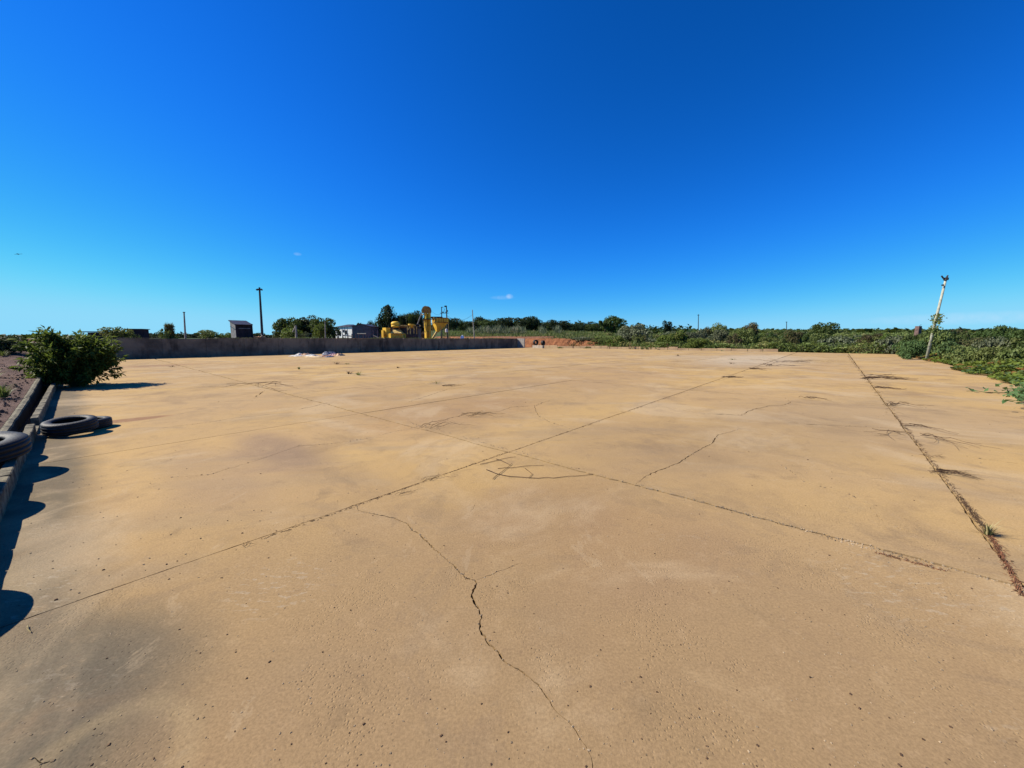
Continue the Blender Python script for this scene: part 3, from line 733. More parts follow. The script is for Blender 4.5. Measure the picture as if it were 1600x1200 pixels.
# on top of the wall
plant('wall_top_bush', 183, 40, 507, wallf(183)+1.2, 'shrub', L_MID, 'rounded green bush growing on the wall in front of the low dark shed', 'bush', trunk=False)
plant('wall_top_bush', 200, 18, 514, wallf(200)+1.5, 'loose', L_MID, 'small tuft of leaves right of the low dark shed on the wall', 'bush', trunk=False, var=1)
plant('young_shrub', 263, 26, 503, wallf(263)+.8, 'upright', L_BROWN, 'upright spiky young shrub standing on the wall left of the thin pole', 'shrub', trunk=False)
plant('young_shrub', 258, 20, 508, wallf(263)+.5, 'loose', L_MID, 'leafy sprigs at the foot of the spiky shrub on the wall', 'shrub', trunk=False)
plant('wall_top_bush', 322, 30, 513, wallf(322)+1, 'shrub', L_MID, 'low light green bush on the wall between thin pole and cabin', 'bush', trunk=False, var=2)
plant('wall_top_bush', 350, 26, 517, wallf(350)+.8, 'loose', L_LIGHT, 'small weedy bush touching the left side of the cabin', 'bush', trunk=False, var=1)
for k, (x, wp, yt) in enumerate(((225, 34, 521), (240, 26, 519), (283, 26, 520), (300, 24, 519), (275, 22, 521.5), (398, 30, 519), (418, 28, 521), (432, 24, 518))):
    plant('distant_tree', x, wp, yt, 95+k*4, 'dome', L_DARK2, 'far dark tree top just above the wall, '+('left of the spiky shrub', 'just left of the spiky shrub', 'just left of the thin pole', 'right of the thin pole', 'between spiky shrub and thin pole', 'between hut and lamp pole', 'right at the lamp pole', 'between lamp pole and the big tree clump')[k], 'tree', 'far dark trees just above the wall', zb=.6, trunk=False, var=k % 3)

# left group of big trees
T1 = 56
plant('mango_tree', 455, 58, 491, T1, 'dome', L_DARK, 'broad dark tree left of the grey angled post, tallest of its clump', 'tree', var=0, depth=3)
plant('mango_tree', 483, 44, 492.5, T1+2, 'dome', L_DARK2, 'dark tree in the middle of the clump above the wall', 'tree', var=1, depth=2.5)
plant('mango_tree', 505, 40, 495, T1, 'dome', L_DARK, 'dark tree at the right end of the clump, beside the white house', 'tree', var=2, depth=2.5)
plant('broadleaf_tree', 500, 24, 503, T1-4, 'shrub', L_LIGHT, 'yellow green small tree in front of the dark clump beside the thin post', 'tree', var=1)
plant('broadleaf_tree', 453, 34, 510, T1-8, 'shrub', L_LIGHT, 'low yellow green shrub tree beside the grey angled post', 'tree', var=2, trunk=False)
plant('broadleaf_tree', 434, 20, 513, T1, 'shrub', L_DARK, 'small dark tree at the left foot of the big clump', 'tree', var=0, trunk=False)
plant('grey_bush', 471, 20, 514, T1-6, 'loose', L_GREY, 'dull grey bush right of the angled post', 'bush', trunk=False)
# around the machinery
plant('dense_tree', 604, 31, 485, 84, 'tall', L_DARK2, 'tall dense dark tree behind the yellow machine', 'tree', var=0)
plant('dense_tree', 578, 22, 501, 95, 'dome', L_DARK2, 'lower dark tree between the grey gable and the tall dense tree', 'tree', var=1)
plant('dense_tree', 563, 16, 503, 96, 'dome', L_DARK2, 'small dark tree top rising behind the grey gabled shed', 'tree', var=2)
plant('dense_tree', 590, 16, 510, 90, 'dome', L_DARK, 'dark tree at the left foot of the tall dense tree', 'tree', var=2)
for k, (x, wp, yt) in enumerate(((629, 22, 489), (643, 24, 488), (655, 18, 487), (622, 14, 494))):
    plant('feathery_tree', x, wp, yt, 80+k, 'upright', (L_DARK2, L_DARK)[k % 2], ('spiky dark tree behind the yellow pipes, left of three', 'spiky dark tree behind the pipes, middle one', 'spiky dark tree beside the elevator head', 'narrow spiky tree against the tall dense tree')[k], 'tree', trunk=False, var=k)
    plant('shade_tree', x, wp*1.3, yt+5, 83+k, 'round', L_DARK2, ('dark round tree behind the pipe trough', 'dark round tree behind the small round hopper', 'dark round tree behind the elevator legs', 'dark round tree behind the yellow drum')[k], 'tree', var=k % 3)
plant('flowering_shrub', 656, 14, 516, 74, 'shrub', leafmat('pink_bloom', (.22, .07, .09), (.1, .08, .05), None, .3), 'low reddish flowering shrub between the dark tank and the elevator', 'shrub', trunk=False)
# tree line on the slope, centre
TL = [(708, 24, 501), (722, 18, 503), (737, 22, 503), (748, 22, 500), (763, 28, 501), (779, 22, 502), (792, 26, 500), (806, 20, 503), (822, 32, 495.5), (836, 24, 502), (848, 20, 506), (860, 20, 505), (872, 22, 504), (886, 22, 507), (900, 24, 508), (914, 20, 506.5), (926, 20, 508), (941, 26, 506)]
for k, (x, wp, yt) in enumerate(TL):
    ords = 'first second third fourth fifth sixth seventh eighth ninth tenth eleventh twelfth thirteenth fourteenth fifteenth sixteenth seventeenth eighteenth'.split()
    lb = 'dark rounded tree of the line behind the grassy slope, %s from the hopper bin' % ords[k]
    if x == 822: lb = 'taller dark tree rising highest above the long tree line behind the slope'
    plant('line_tree', x, wp*1.4, yt-2.5, 150+(k*7) % 14, 'dome' if k % 3 else 'round', (L_DARK2, L_DARK, L_DARK2)[k % 3], lb, 'tree', 'trees of the long dark tree line', var=k % 3)
plant('gnarled_tree', 957, 42, 497, 105, 'round', L_DARK, 'dark green tree with an uneven crown left of the pale grey shrub', 'tree', var=1)
plant('gnarled_tree', 946, 22, 499, 105, 'flat', L_DARK, 'thin side tree leaning out left of the uneven dark tree', 'tree', var=0)
plant('pale_shrub', 996, 64, 499, 62, 'loose', L_GREY, 'large pale grey green shrub at the far edge of the yard', 'shrub', var=1, trunk=False, depth=2.6)
plant('pale_shrub', 992, 52, 505, 63, 'shrub', L_GREY, 'denser grey shrub inside the large pale one', 'shrub', var=2, trunk=False, depth=2.2)
plant('lone_tree', 1043, 13, 503, 120, 'round', L_DARK2, 'small round tree alone on the skyline right of the pale shrub', 'tree', var=0)
plant('broadleaf_shrub', 1121, 32, 504.5, 80, 'dome', L_MID, 'mid green domed shrub with a reddish left side right of the first far pole', 'shrub', var=1, trunk=False)
plant('broadleaf_shrub', 1107, 16, 508, 79, 'shrub', L_BROWN, 'reddish shrub joined to the mid green dome', 'shrub', var=1, trunk=False)
plant('broadleaf_shrub', 1172, 24, 507, 75, 'round', L_BROWN, 'brownish tree with a bent top between the two far poles', 'tree', var=2)
plant('flat_tree', 1178, 12, 504, 75, 'flat', L_BROWN, 'thin flat topped sapling rising out of the brownish tree', 'tree', var=2)
plant('broadleaf_tree', 1291, 44, 502, 68, 'dome', L_DARK, 'dark spreading tree above the bushes at the right of the far edge', 'tree', var=2)
plant('broadleaf_tree', 1262, 26, 510.5, 66, 'dome', L_MID, 'rounded mid green tree left of the dark spreading one', 'tree', var=0)
plant('broadleaf_tree', 1318, 20, 512, 68, 'shrub', L_MID, 'small tree sloping down right of the dark spreading one', 'tree', var=1)

T_ = 'one two three four five six seven eight nine'.split()
ORD = T_+['ten', 'eleven', 'twelve', 'thirteen', 'fourteen', 'fifteen', 'sixteen', 'seventeen', 'eighteen', 'nineteen']+[a_+('-'+b_ if b_ else '') for a_ in ('twenty', 'thirty', 'forty', 'fifty') for b_ in ['']+T_]
# bushes beyond the far edge, right half
rb = random.Random(21)
sh = []
for x in range(905, 1420, 13):
    yt = 517+rb.uniform(-8, 10) if x > 1040 else 527+rb.uniform(-3, 4)
    if x > 1330: yt += 3
    sh.append((x+rb.uniform(-5, 5), rb.uniform(20, 40), yt, rb.uniform(0, 1)))
for k, (x, wp, yt, q) in enumerate(sh):
    dd = lin(x, ((900, 64), (1000, 58), (1225, 47), (1330, 44.5), (1420, 38)))+q*6
    mt = (L_MID, L_LIGHT, L_LIGHT, L_DARK, L_GREY, L_MID, L_BROWN)[rb.randrange(7)]
    plant('wild_bush', x, wp, yt, dd+1.5, ('shrub', 'loose', 'dome')[k % 3], mt, '%s bush, front row of the thicket, number %s from the red bank' % ({'mid_green_leaf': 'mid green', 'yellow_green_leaf': 'yellow green', 'dark_tree_leaf': 'dark green', 'grey_green_leaf': 'grey green', 'reddish_leaf': 'reddish'}[mt.name], ORD[k]), 'bush', 'front row of wild bushes beyond the far edge', trunk=False, var=k % 3, depth=rb.uniform(1, 2))
for k in range(46):
    x = rb.uniform(900, 1430); yt = 516+rb.uniform(-3, 5); dd = rb.uniform(60, 95)
    plant('wild_bush', x, rb.uniform(18, 34), yt if x > 1040 else yt+2, dd, ('shrub', 'dome', 'loose')[k % 3], (L_MID, L_DARK, L_MID, L_GREY)[k % 4], 'wild bush half hidden behind the front row of the thicket', 'bush', 'wild bushes half hidden behind the front row', trunk=False, var=k % 3)
plant('edge_bush', 965, 34, 521, 61.5, 'shrub', L_LIGHT, 'bright green bush at the right end of the red bank', 'bush', trunk=False)
plant('edge_bush', 1048, 44, 521, 57, 'dome', L_LIGHT, 'light green bush right of the pale grey shrub at the slab edge', 'bush', trunk=False, var=1)
plant('edge_bush', 1092, 40, 527, 53, 'dome', L_LIGHT, 'low yellow green bush at the slab edge under the first far pole', 'bush', trunk=False, var=2)
plant('edge_bush', 1310, 50, 522, 45, 'shrub', L_GREY, 'greyish bush at the slab edge under the dark spreading tree', 'bush', trunk=False, var=1)
# right side behind the vines
rs = [(1372, 40, 524, 44, L_MID), (1400, 44, 523, 40, L_GREY), (1428, 36, 519, 36, L_MID), (1440, 40, 515, 33, L_DARK), (1470, 44, 514, 31, L_MID), (1500, 50, 512, 40, L_DARK), (1482, 34, 511, 44, L_DARK2), (1496, 30, 512, 46, L_BROWN), (1530, 50, 521, 30, L_BROWN), (1545, 46, 514, 50, L_DARK), (1575, 44, 509, 52, L_DARK), (1592, 30, 506.5, 50, L_DARK), (1610, 60, 512, 40, L_DARK), (1560, 50, 524, 28, L_GREY), (1598, 50, 520, 27, L_MID), (1640, 70, 512, 26, L_DARK), (1494, 40, 531, 25, L_VINE2), (1515, 50, 533, 23, L_MID), (1560, 60, 536, 20, L_MID), (1610, 60, 535, 18, L_MID), (1660, 60, 530, 16, L_MID), (1434, 34, 527, 29, L_VINE2), (1420, 30, 531, 33, L_VINE2)]
rl_ = ['right of the thicket', 'grey green, left of the broken block pillar', 'in front of the broken block pillar', 'dark, left of the leaning pole', 'behind the leaning pole', 'dark, right of the leaning pole top', 'blackish, far behind the leaning pole', 'reddish, behind the leaning pole', 'reddish brown, between pole and right frame edge', 'dark, far back towards the right frame edge', 'dark and tall near the right frame edge', 'dark, highest crown at the right frame edge', 'dark, cut by the right frame edge', 'greyish, low behind the vines on the right', 'mid green behind the vines at the right frame edge', 'dark, outermost on the right', 'blue green, right beside the foot of the leaning pole', 'mid green above the vine carpet right of the pole', 'mid green low behind the vine carpet', 'mid green low at the right edge behind the vines', 'mid green, outermost low one on the right', 'blue green, left at the foot of the leaning pole', 'blue green, low at the left start of the vine carpet']
for k, ((x, wp, yt, d, mt), lb) in enumerate(zip(rs, rl_)):
    plant('roadside_bush', x, wp, yt-(4.5 if x > 1520 and d > 29 else 2), d, ('dome', 'shrub', 'loose')[k % 3], mt, 'bush '+lb, 'bush', trunk=False, var=k % 3)

# ---------------------------------------------------------------- ground cover (stuff)
def field_leaves(name, pts, ln, wd, hgt, mat, seed, kind='leaf', zf=None, label=None):
    r = np.random.default_rng(seed); P = np.array(pts); n = len(P)
    P[:, 2] += r.uniform(0, 1, n)*hgt*np.array([1+1.1*noise.noise(Vector((a_*.3, b_*.3, seed+5))) for a_, b_ in P[:, :2]])
    if kind == 'blade': d = r.normal(size=(n, 3))*.35; d[:, 2] = 1; nm = rdir(n, 0, r)
    else: d = rdir(n, 0, r); d[:, 2] *= .4; nm = rdir(n, 0, r)*.6+np.array([0, 0, 1])
    L = ln*r.uniform(.5, 1.4, n)
    v, q = leaves(P, d, nm, L, L*wd/ln, .15)
    cl = np.array([noise.noise(Vector((a_*.35, b_*.35, seed))) for a_, b_ in P[:, :2]])
    tn = np.clip(.5+cl*1.5+r.uniform(-.28, .28, n), 0, 1)
    o = link(name, npmesh(name, v, q, mat, tn)); props(o, kind='stuff'); 
    if label: o['label'] = label
    return o
rg_ = random.Random(4)
def bank_plants():
    pts = []
    for _ in range(2600):
        v = rg_.uniform(12, 44); t = rg_.random()
        if noise.noise(Vector((v*.5, t*2, 7))) < .12 and t < .9: continue
        p = W(56.9+t*2.7, v); hp = W(61, v); pts.append((p.x, p.y, max(0, H(hp.x, hp.y))*sm(0, .85, t)*.95))
    field_leaves('bank_weeds', pts, .5, .08, .15, L_GRASS, 25, 'blade')
bank_plants()
# grass and weeds on the slope behind the red bank and under the tree line
pts = []
for _ in range(26000):
    d = 60+90*rg_.random()**1.3; x = rg_.uniform(690, 1080); p = A(x, 500, d); u, v = uv(p)
    if v > V1 and math.hypot(p.x, p.y) < 92: continue
    if u < 59 and v <= V1+2: continue
    pts.append((p.x, p.y, H(p.x, p.y)))
field_leaves('slope_grass', pts, .75, .16, .35, L_GRASS, 5, 'blade')
pts = []
for _ in range(2600):                      # tall pale stalks in front of the tree line
    d = rg_.uniform(112, 128); x = rg_.choice((752, 763, 774, 781, 792, 799, 806, 815, 872, 848, 735))+rg_.gauss(0, 3.2); p = A(x, 500, d)
    pts.append((p.x, p.y, H(p.x, p.y)+.3))
field_leaves('tall_stalks', pts, 1.6, .16, 1.5, L_GREY, 6, 'blade')
pts = []
for _ in range(34000):                     # weeds at the foot of the thicket and between the bushes
    x = rg_.uniform(930, 1440); d0 = lin(x, ((930, 63), (1000, 56), (1225, 45.5), (1330, 41.5), (1400, 36), (1440, 31)))
    d = d0+rg_.random()**1.6*40; p = A(x, 500, d); u, v = uv(p)
    if u < 55.3 and v > V0+.2: continue
    pts.append((p.x, p.y, H(p.x, p.y)-.05))
field_leaves('thicket_undergrowth', pts, .42, .16, .9, L_MID, 7, 'leaf')
pts = []
for _ in range(16000):
    x = rg_.uniform(930, 1440); d0 = lin(x, ((930, 63), (1000, 56), (1225, 45.5), (1330, 41.5), (1400, 36), (1440, 31)))
    d = d0+.3+rg_.random()**1.3*25; p = A(x, 500, d); u, v = uv(p)
    if u < 55.6 and v > V0+.1: continue
    pts.append((p.x, p.y, H(p.x, p.y)))
field_leaves('thicket_grass', pts, .9, .08, .7, L_GRASS, 17, 'blade')
pts = []
for _ in range(30000):
    d = 85+150*rg_.random()**1.2; x = rg_.uniform(1030, 1640); p = A(x, 500, d); pts.append((p.x, p.y, H(p.x, p.y)-.1))
field_leaves('field_grass', pts, 1.3, .5, .5, L_MID, 18, 'blade')
# vine carpet along the right edge, spilling onto the slab
def vedge(u): return -5.1+.9*noise.noise(Vector((u*.16, 3, 0)))+.45*noise.noise(Vector((u*.7, 5, 0)))+1.0*sm(44, 55, u)*-1+ .35*sm(22, 14, u)
for nm_, mt, sd, cnt, ll_ in (('vine_carpet', L_VINE, 8, 42000, .15), ('vine_carpet', L_VINE2, 9, 12000, .19)):
    pts = []
    for _ in range(cnt):
        u = 9+46*rg_.random()**1.35; w_ = rg_.random()**1.1*8; v = vedge(u)-w_+.15; p = W(u, v)
        if mt is L_VINE2 and noise.noise(Vector((p.x*.25, p.y*.25, 0))) < .05: continue
        hm = (.08+.5*sm(0, 2.0, w_)+.22*noise.noise(Vector((p.x*.5, p.y*.5, 9)))*sm(0, 1, w_))
        pts.append((p.x, p.y, max(0.01, H(p.x, p.y))+max(.03, hm)*(.45+.55*rg_.random()**.5)))
    field_leaves(nm_, pts, ll_, ll_*.85, .05, mt, sd)
pts = []
for _ in range(22000):                     # rank growth behind the carpet
    u = 10+50*rg_.random(); v = vedge(u)-4-16*rg_.random()**1.2; p = W(u, v); pts.append((p.x, p.y, max(0, H(p.x, p.y))))
field_leaves('rank_weeds', pts, .40, .15, 1.0, L_MID, 10)
# distant woods as one mass on the far ridges
pts = []
for _ in range(42000):
    d = 180+420*rg_.random(); x = rg_.uniform(1000, 1700); p = A(x, 500, d); pts.append((p.x, p.y, H(p.x, p.y)-.5))
field_leaves('distant_woods', pts, 2.8, 2.2, 2.2, L_DARK, 12)
pts = []
for _ in range(5000):
    d = 165+60*rg_.random(); x = rg_.uniform(650, 1080); p = A(x, 500, d); pts.append((p.x, p.y, H(p.x, p.y)-.3))
field_leaves('distant_woods', pts, 1.8, 1.4, 3.2, L_DARK2, 13)
pts = []
for _ in range(6000):
    d = 120+200*rg_.random(); x = rg_.uniform(-200, 640); p = A(x, 500, d); pts.append((p.x, p.y, H(p.x, p.y)-.6))
field_leaves('distant_woods', pts, 2.2, 1.6, 1.6, L_DARK2, 14)
pts = []
for _ in range(3500):                      # weeds along the top of the retaining wall
    u = rg_.uniform(-2, 49); v = V1+.35+abs(rg_.gauss(0, .8)); p = W(u, v)
    if noise.noise(Vector((u*.35, 0, 2))) < .0: continue
    pts.append((p.x, p.y, H(p.x, p.y)-.05))
field_leaves('wall_top_weeds', pts, .3, .08, .12, L_GRASS, 15, 'blade')
# clods on the dirt field and grass tufts at its edge
cl = MB(); rr = random.Random(8)
for _ in range(2600):
    u = -1.0-abs(rr.gauss(0, 2.6)); v = rr.uniform(4, 30); p = W(u, v, 0); s_ = rr.uniform(.010, .035)*(1 if rr.random() < .93 else 1.8)
    z = H(p.x, p.y)+.02+s_*.2
    cl.box((p.x, p.y, z), (s_*rr.uniform(.8, 1.6), s_*rr.uniform(.8, 1.6), s_), Matrix.Rotation(rr.uniform(0, 3), 3, 'Z')@Matrix.Rotation(rr.uniform(-.6, .6), 3, 'X'), .6)
props(cl.build('dirt_clods', M_DIRT), kind='stuff')
def tuft(name, c, n, h, spread, mat, label, seed, cat='grass tuft', group=None, lean=(0, 0), wd=.012):
    r = np.random.default_rng(seed); vs3 = []; fs = []; tn = []
    for k in range(n):
        a = r.uniform(0, 2*math.pi); o = r.uniform(0, 1)*spread; hh = h*r.uniform(.45, 1.1); b = np.array([math.cos(a)*o*.25, math.sin(a)*o*.25, 0])
        t_ = np.array([math.cos(a)*o+lean[0]*hh, math.sin(a)*o+lean[1]*hh, hh]); m_ = b*.4+t_*.5+np.array([0, 0, hh*.22]); s_ = np.array([-math.sin(a), math.cos(a), 0])*wd*r.uniform(.6, 1.2)
        i0 = len(vs3); vs3 += [b-s_, b+s_, m_+s_*.8, m_-s_*.8, t_+s_*.15, t_-s_*.15]; fs += [(i0, i0+1, i0+2, i0+3), (i0+3, i0+2, i0+4, i0+5)]; x = r.random(); tn += [x, x]
    o = link(name, npmesh(name, np.array(vs3), fs, mat, tn)); o.location = c; return props(o, label, cat, group)
for k, (x, y, h, s_) in enumerate(((8, 578, .25, .35), (5, 622, .3, .28), (64, 598, .22, .5), (-10, 600, .3, .4), (20, 590, .12, .2))):
    p = G(x, y, .25); tuft('grass_tuft', (p.x, p.y, H(p.x, p.y)+.03), 90, h, s_, L_GRASS, ('grass tuft on the dirt field, far one at the left edge', 'grass tuft on the dirt field, near one at the left edge', 'flat grassy patch under the big bush beside the gutter', 'grass tuft cut by the left frame edge on the dirt', 'tiny grass tuft between the two on the dirt field')[k], 40+k, group=None)

# ---------------------------------------------------------------- things on the slab
def twig_bundle(c, ang, ln, n, spread, label, seed, mat=None, h=.035, rad=.004, cat='dead twigs', name='dead_twigs'):
    r = random.Random(seed); m = MB()
    for k in range(n):
        a = ang+r.gauss(0, spread); L_ = ln*r.uniform(.25, .85); q = Vector((r.uniform(-.02, .35)*ln, r.gauss(0, ln*.05), 0))
        pts = []; cur = r.gauss(0, .25)
        for i in range(6):
            t = i/5; aa = a+cur*t; pts.append(q+Vector((math.cos(aa)*L_*t, math.sin(aa)*L_*t, .006+h*abs(math.sin(t*3+r.random()))*r.uniform(.3, 1))))
        m.tube(pts, [rad*(1-.6*i/5) for i in range(6)], 4, False)
        if r.random() < .6:
            b = pts[3]; a2 = a+r.choice((-.6, .6)); m.tube([b, b+Vector((math.cos(a2)*L_*.18, math.sin(a2)*L_*.18, .01))], rad*.6, 3, False)
    o = m.build(name, mat or M_DRY); o.location = c; return props(o, label, cat)
tw = [((1448,738), -.02, (1552,752), 26, .14, 'dead twigs fanned out over the right joint, nearest big bunch'),
      ((1405,667), -.12, (1524,680), 9, .12, 'dead twig strand reaching right from the right joint, above a longer one'),
      ((1430,682), -.15, (1560,712), 9, .10, 'long dead twig strand lying right of the right joint'),
      ((1380,634), 0, (1420,630), 12, .3, 'small bunch of dead twigs on the right joint, third from the far end'),
      ((1362,606), 0, (1412,610), 14, .22, 'dead twigs on the right joint, second bunch from the far end'),
      ((1343,592), 0, (1420,592), 22, .15, 'wide dark bunch of dead twigs crossing the right joint far out'),
      ((1347,588), 0, (1420,588), 6, .06, 'thin dead stalks lying beyond the wide dark bunch'),
      ((1380,676), 2.9, (1330,684), 4, .1, 'single dead stalks left of the right joint'),
      ((1360,672), .05, (1425,687), 3, .2, 'few dead stalks crossing the right joint in its middle'),
      ((1455,716), 0, (1485,716), 3, .1, 'short dead stalk lying just right of the right joint'),
      ((1128,590), 0, (1160,590), 16, .2, 'dark heap of dry weeds on the middle joint far out'),
      ((1168,577), .35, (1192,576), 14, .3, 'dry weeds on the middle joint, beyond the dark heap'),
      ((1192,572), .35, (1212,568), 12, .3, 'dry weeds on the middle joint near the far edge'),
      ((1205,567), .35, (1228,561), 12, .3, 'farthest dry weeds on the middle joint'),
      ((690,604), .1, (735,602), 10, .2, 'dry weeds lying in the left part of the yard centre'),
      ((400,603), .1, (460,611), 6, .2, 'dead stalks along the left diagonal joint'),
      ((395,600), 0, (412,617), 6, .4, 'forked dead stalk right beside the left diagonal joint'),
      ((1250,622), -.1, (1292,628), 8, .15, 'small dry weeds above the fine cracks right of centre'),
      ((715,652), 0, (785,645), 12, .2, 'dry weeds left of the middle joint above the crossing'),
      ((650,670), .2, (720,655), 10, .2, 'dry weeds along the crack left of the crossing'),
      ((378,855), .2, (400,847), 6, .8, 'tiny dead roots in the near joint at lower left'),
      ((612,775), .1, (648,762), 6, .4, 'dead roots along the near joint left of the crossing'),
      ((657,752), .2, (700,740), 8, .3, 'dead rootlets filling the near joint just left of the crossing')]
for k, (a, ang, b, n, spd, lb) in enumerate(tw):
    p, q = G(*a), G(*b); L_ = (q-p).length; ang = math.atan2(q.y-p.y, q.x-p.x); d = max(1, p.length)
    twig_bundle(p, ang, L_, max(2, int(n*.75)), spd*1.25+.04, lb, 60+k, h=min(.12, .015+.06*L_), rad=max(.0018, min(.009, d*.00042)))
def vine(pts, rad, label, mat=None, z=.008, name='dead_root'):
    D = densify([G(x, y) for x, y in pts], .08, .012, rc); c = Vector(D[0]); m = MB()
    m.tube([p-c+Vector((0, 0, z+rc.uniform(0, .006))) for p in D], [rad*(1-.5*i/len(D)) for i in range(len(D))], 5)
    return m, c
roots = [([(760,735),(775,741),(798,746),(830,748),(865,748),(900,745),(927,742)], 'long curved dead root lying below the crossing of the joints'),
         ([(778,733),(800,732),(825,729),(850,728)], 'straight short dead root just below the joint crossing'),
         ([(750,727),(770,722),(795,716),(806,715)], 'dead root beside the crossing of the joints'),
         ([(775,718),(790,724),(798,728)], 'tiny dead rootlet left of the crossing'), ([(820,733),(832,742),(826,748)], 'forked dead rootlet inside the long curved root'),
         ([(770,750),(785,738),(800,725)], 'thin dead rootlet crossing the curved root at its left')]
for k, (pts, lb) in enumerate(roots):
    m, c = vine(pts, .0035 if k else .0045, lb); o = m.build('dead_root', M_DRY); o.location = c; props(o, lb, 'root')
# grass in the right joint
g_ = G(1543, 836); root = empty('grass_clump', g_, 'dry straw coloured grass clump growing in the right joint near the frame edge', 'grass clump')
for nm_, n, h, s_, mt, sd, ln_ in (('green_blades', 70, .085, .07, L_GRASS, 71, (.1, 0)), ('straw_blades', 46, .10, .10, M_STRAW, 72, (.3, 0)), ('dead_blades', 40, .02, .15, M_DRY, 73, (.9, -.3))):
    o = tuft(nm_, (0, 0, 0), n, h, s_, mt, None, sd, cat=None, wd=.0022, lean=ln_); o.parent = root
MB().tube([(0, 0, 0), (.05, 0, .09), (.115, .0, .15)], [.002, .0015, .001], 4).build('seed_stalk', M_STRAW, root)
# rusty dead grass packed into the right joint, dark roots in the near one
def joint_fill(name, pa, pb, n, mat, wid, ln, label, seed, hz=.018):
    r = random.Random(seed); m = MB(); a, b = G(*pa), G(*pb); d = b-a; per = Vector((-d.y, d.x, 0)).normalized(); an = math.atan2(d.y, d.x)
    for k in range(n):
        t = r.random(); p = a+d*t+per*r.gauss(0, wid); q = an+r.gauss(0, .5)+(math.pi if r.random() < .5 else 0); L_ = ln*r.uniform(.3, 1.2)
        m.tube([p+Vector((0, 0, -.01)), p+Vector((math.cos(q)*L_*.5, math.sin(q)*L_*.5, r.uniform(.2, 1)*hz)), p+Vector((math.cos(q)*L_, math.sin(q)*L_, .002))], [.002, .002, .001], 3, False)
    o = m.build(name, mat); return props(o, kind='stuff')
joint_fill('joint_grass', (1548,838), (1600,935), 300, M_DRYR, .006, .05, '', 81)
joint_fill('joint_grass', (1498,775), (1548,838), 260, M_DRY, .010, .05, '', 82)
joint_fill('joint_grass', (1400,650), (1498,775), 260, M_DRY, .009, .07, '', 83)
joint_fill('joint_grass', (1325,556), (1400,650), 420, M_DRY, .035, .16, '', 84, .04)
joint_fill('joint_grass', (400,846), (795,706), 260, M_DRY, .006, .035, '', 85, .012)
joint_fill('joint_grass', (795,706), (1140,590), 160, M_DRY, .008, .05, '', 86, .012)
joint_fill('joint_grass', (1370,864), (1480,893), 110, M_DRYR, .010, .025, '', 87, .012)
# crumbled concrete along the cracks and loose grit over the slab
cr = MB(); r = random.Random(31)
def chip(p, s_):
    cr.box((p.x, p.y, s_*.22), (s_*r.uniform(.7, 1.5), s_*r.uniform(.6, 1.1), s_*.5), Matrix.Rotation(r.uniform(0, 3.1), 3, 'Z')@Matrix.Rotation(r.uniform(-.4, .4), 3, 'X'), r.uniform(.4, .8))
for p, wd in crumb_spots:
    if p.length < 3.2 and r.random() < .12: chip(p, r.uniform(.012, .020))
    if p.length < 14: chip(p+Vector((r.gauss(0, wd*.9), r.gauss(0, wd*.9), 0)), r.uniform(.003, .011)*(1 if p.length < 5 else 1.7))
for a, b, n in (((995,758),(1600,921),420), ((640,660),(995,758),150), ((1280,838),(1480,893),130)):
    pa, pb = G(*a), G(*b)
    for k in range(n):
        t = r.random(); p = pa+(pb-pa)*t; o_ = off(ul[1], uv(p)[1]); chip(p+U*(o_+r.gauss(0, .016)), r.uniform(.004, .014))
for k in range(900):
    x = r.uniform(20, 1600); y = r.uniform(640, 1200); p = G(x, y); chip(p, r.uniform(.0025, .007)*(1+.12*p.length))
props(cr.build('concrete_crumbs', M_CRUMB), kind='stuff')
dk = MB(); r = random.Random(33)
cr = dk
for k in range(230):
    x = r.uniform(60, 1600); y = 600+600*r.random()**.8; p = G(x, y); chip(p, r.uniform(.004, .011)*(.8+.10*p.length))
props(dk.build('leaf_litter', M_DRY), kind='stuff')
# straw by the kerb and weeds in the slab far out
m = MB(); p = G(44, 980); m.tube([(0, 0, .01), (.03, -.025, .012), (.075, -.045, .008)], [.003, .003, .002], 4); o = m.build('straw', M_STRAW); o.location = p+Vector((-.0, 0, 0)); props(o, 'single pale straw lying at the tip of the nearest tyre shadow', 'straw')
for k, (x, y, h, s_, lb) in enumerate(((467, 577, .2, .18, 'small dark weed alone on the slab below the white rubbish'), (545, 584, .16, .5, 'weeds in the joint right of the lone dark weed'), (560, 586, .2, .5, 'flat weeds right behind the weeds in the joint'), (526, 569, .25, .5, 'thin weeds nearest the rubbish heap on the slab'), (542, 569, .12, .8, 'flat dry weeds right of the rubbish heap'), (622, 575, .12, .25, 'faint weed on the slab below the yellow machine'), (682, 599, .15, .5, 'weed at the start of the dark dry streak'), (270, 573, .1, .6, 'weeds at the far left end of the diagonal joint'), (1128, 548.5, .3, .9, 'yellowish weeds at the far edge left of the middle joint'), (1060, 556, .2, .6, 'brown weed patch far out left of the middle joint'), (1145, 562, .15, .9, 'long dry weeds left of the far end of the middle joint'), (1143, 568, .15, .7, 'dry weeds below the long ones near the middle joint'))):
    p = G(x, y); tuft('slab_weed', p, 26, h*.7, s_*.8, L_GRASS if k % 2 == 0 else M_DRY, lb, 90+k, cat='weed', wd=.012 if p.length > 15 else .006)
for k, (x, y, h, s_, lb) in enumerate(((875, 545, .7, .6, 'bushy weed on the low wall right of the two dark tyres'), (918, 546, .65, .7, 'bushy weed on the low wall further right'), (1008, 547, .6, .8, 'weed on the low wall below the pale shrub'))):
    p = A(x, 545, lin(x, ((875, 62), (918, 60), (1008, 54.5)))); plant('kerb_weed', x, 12, 541-k*.5, p.y, 'loose', L_MID, lb, 'weed', trunk=False, zb=.05, var=k)
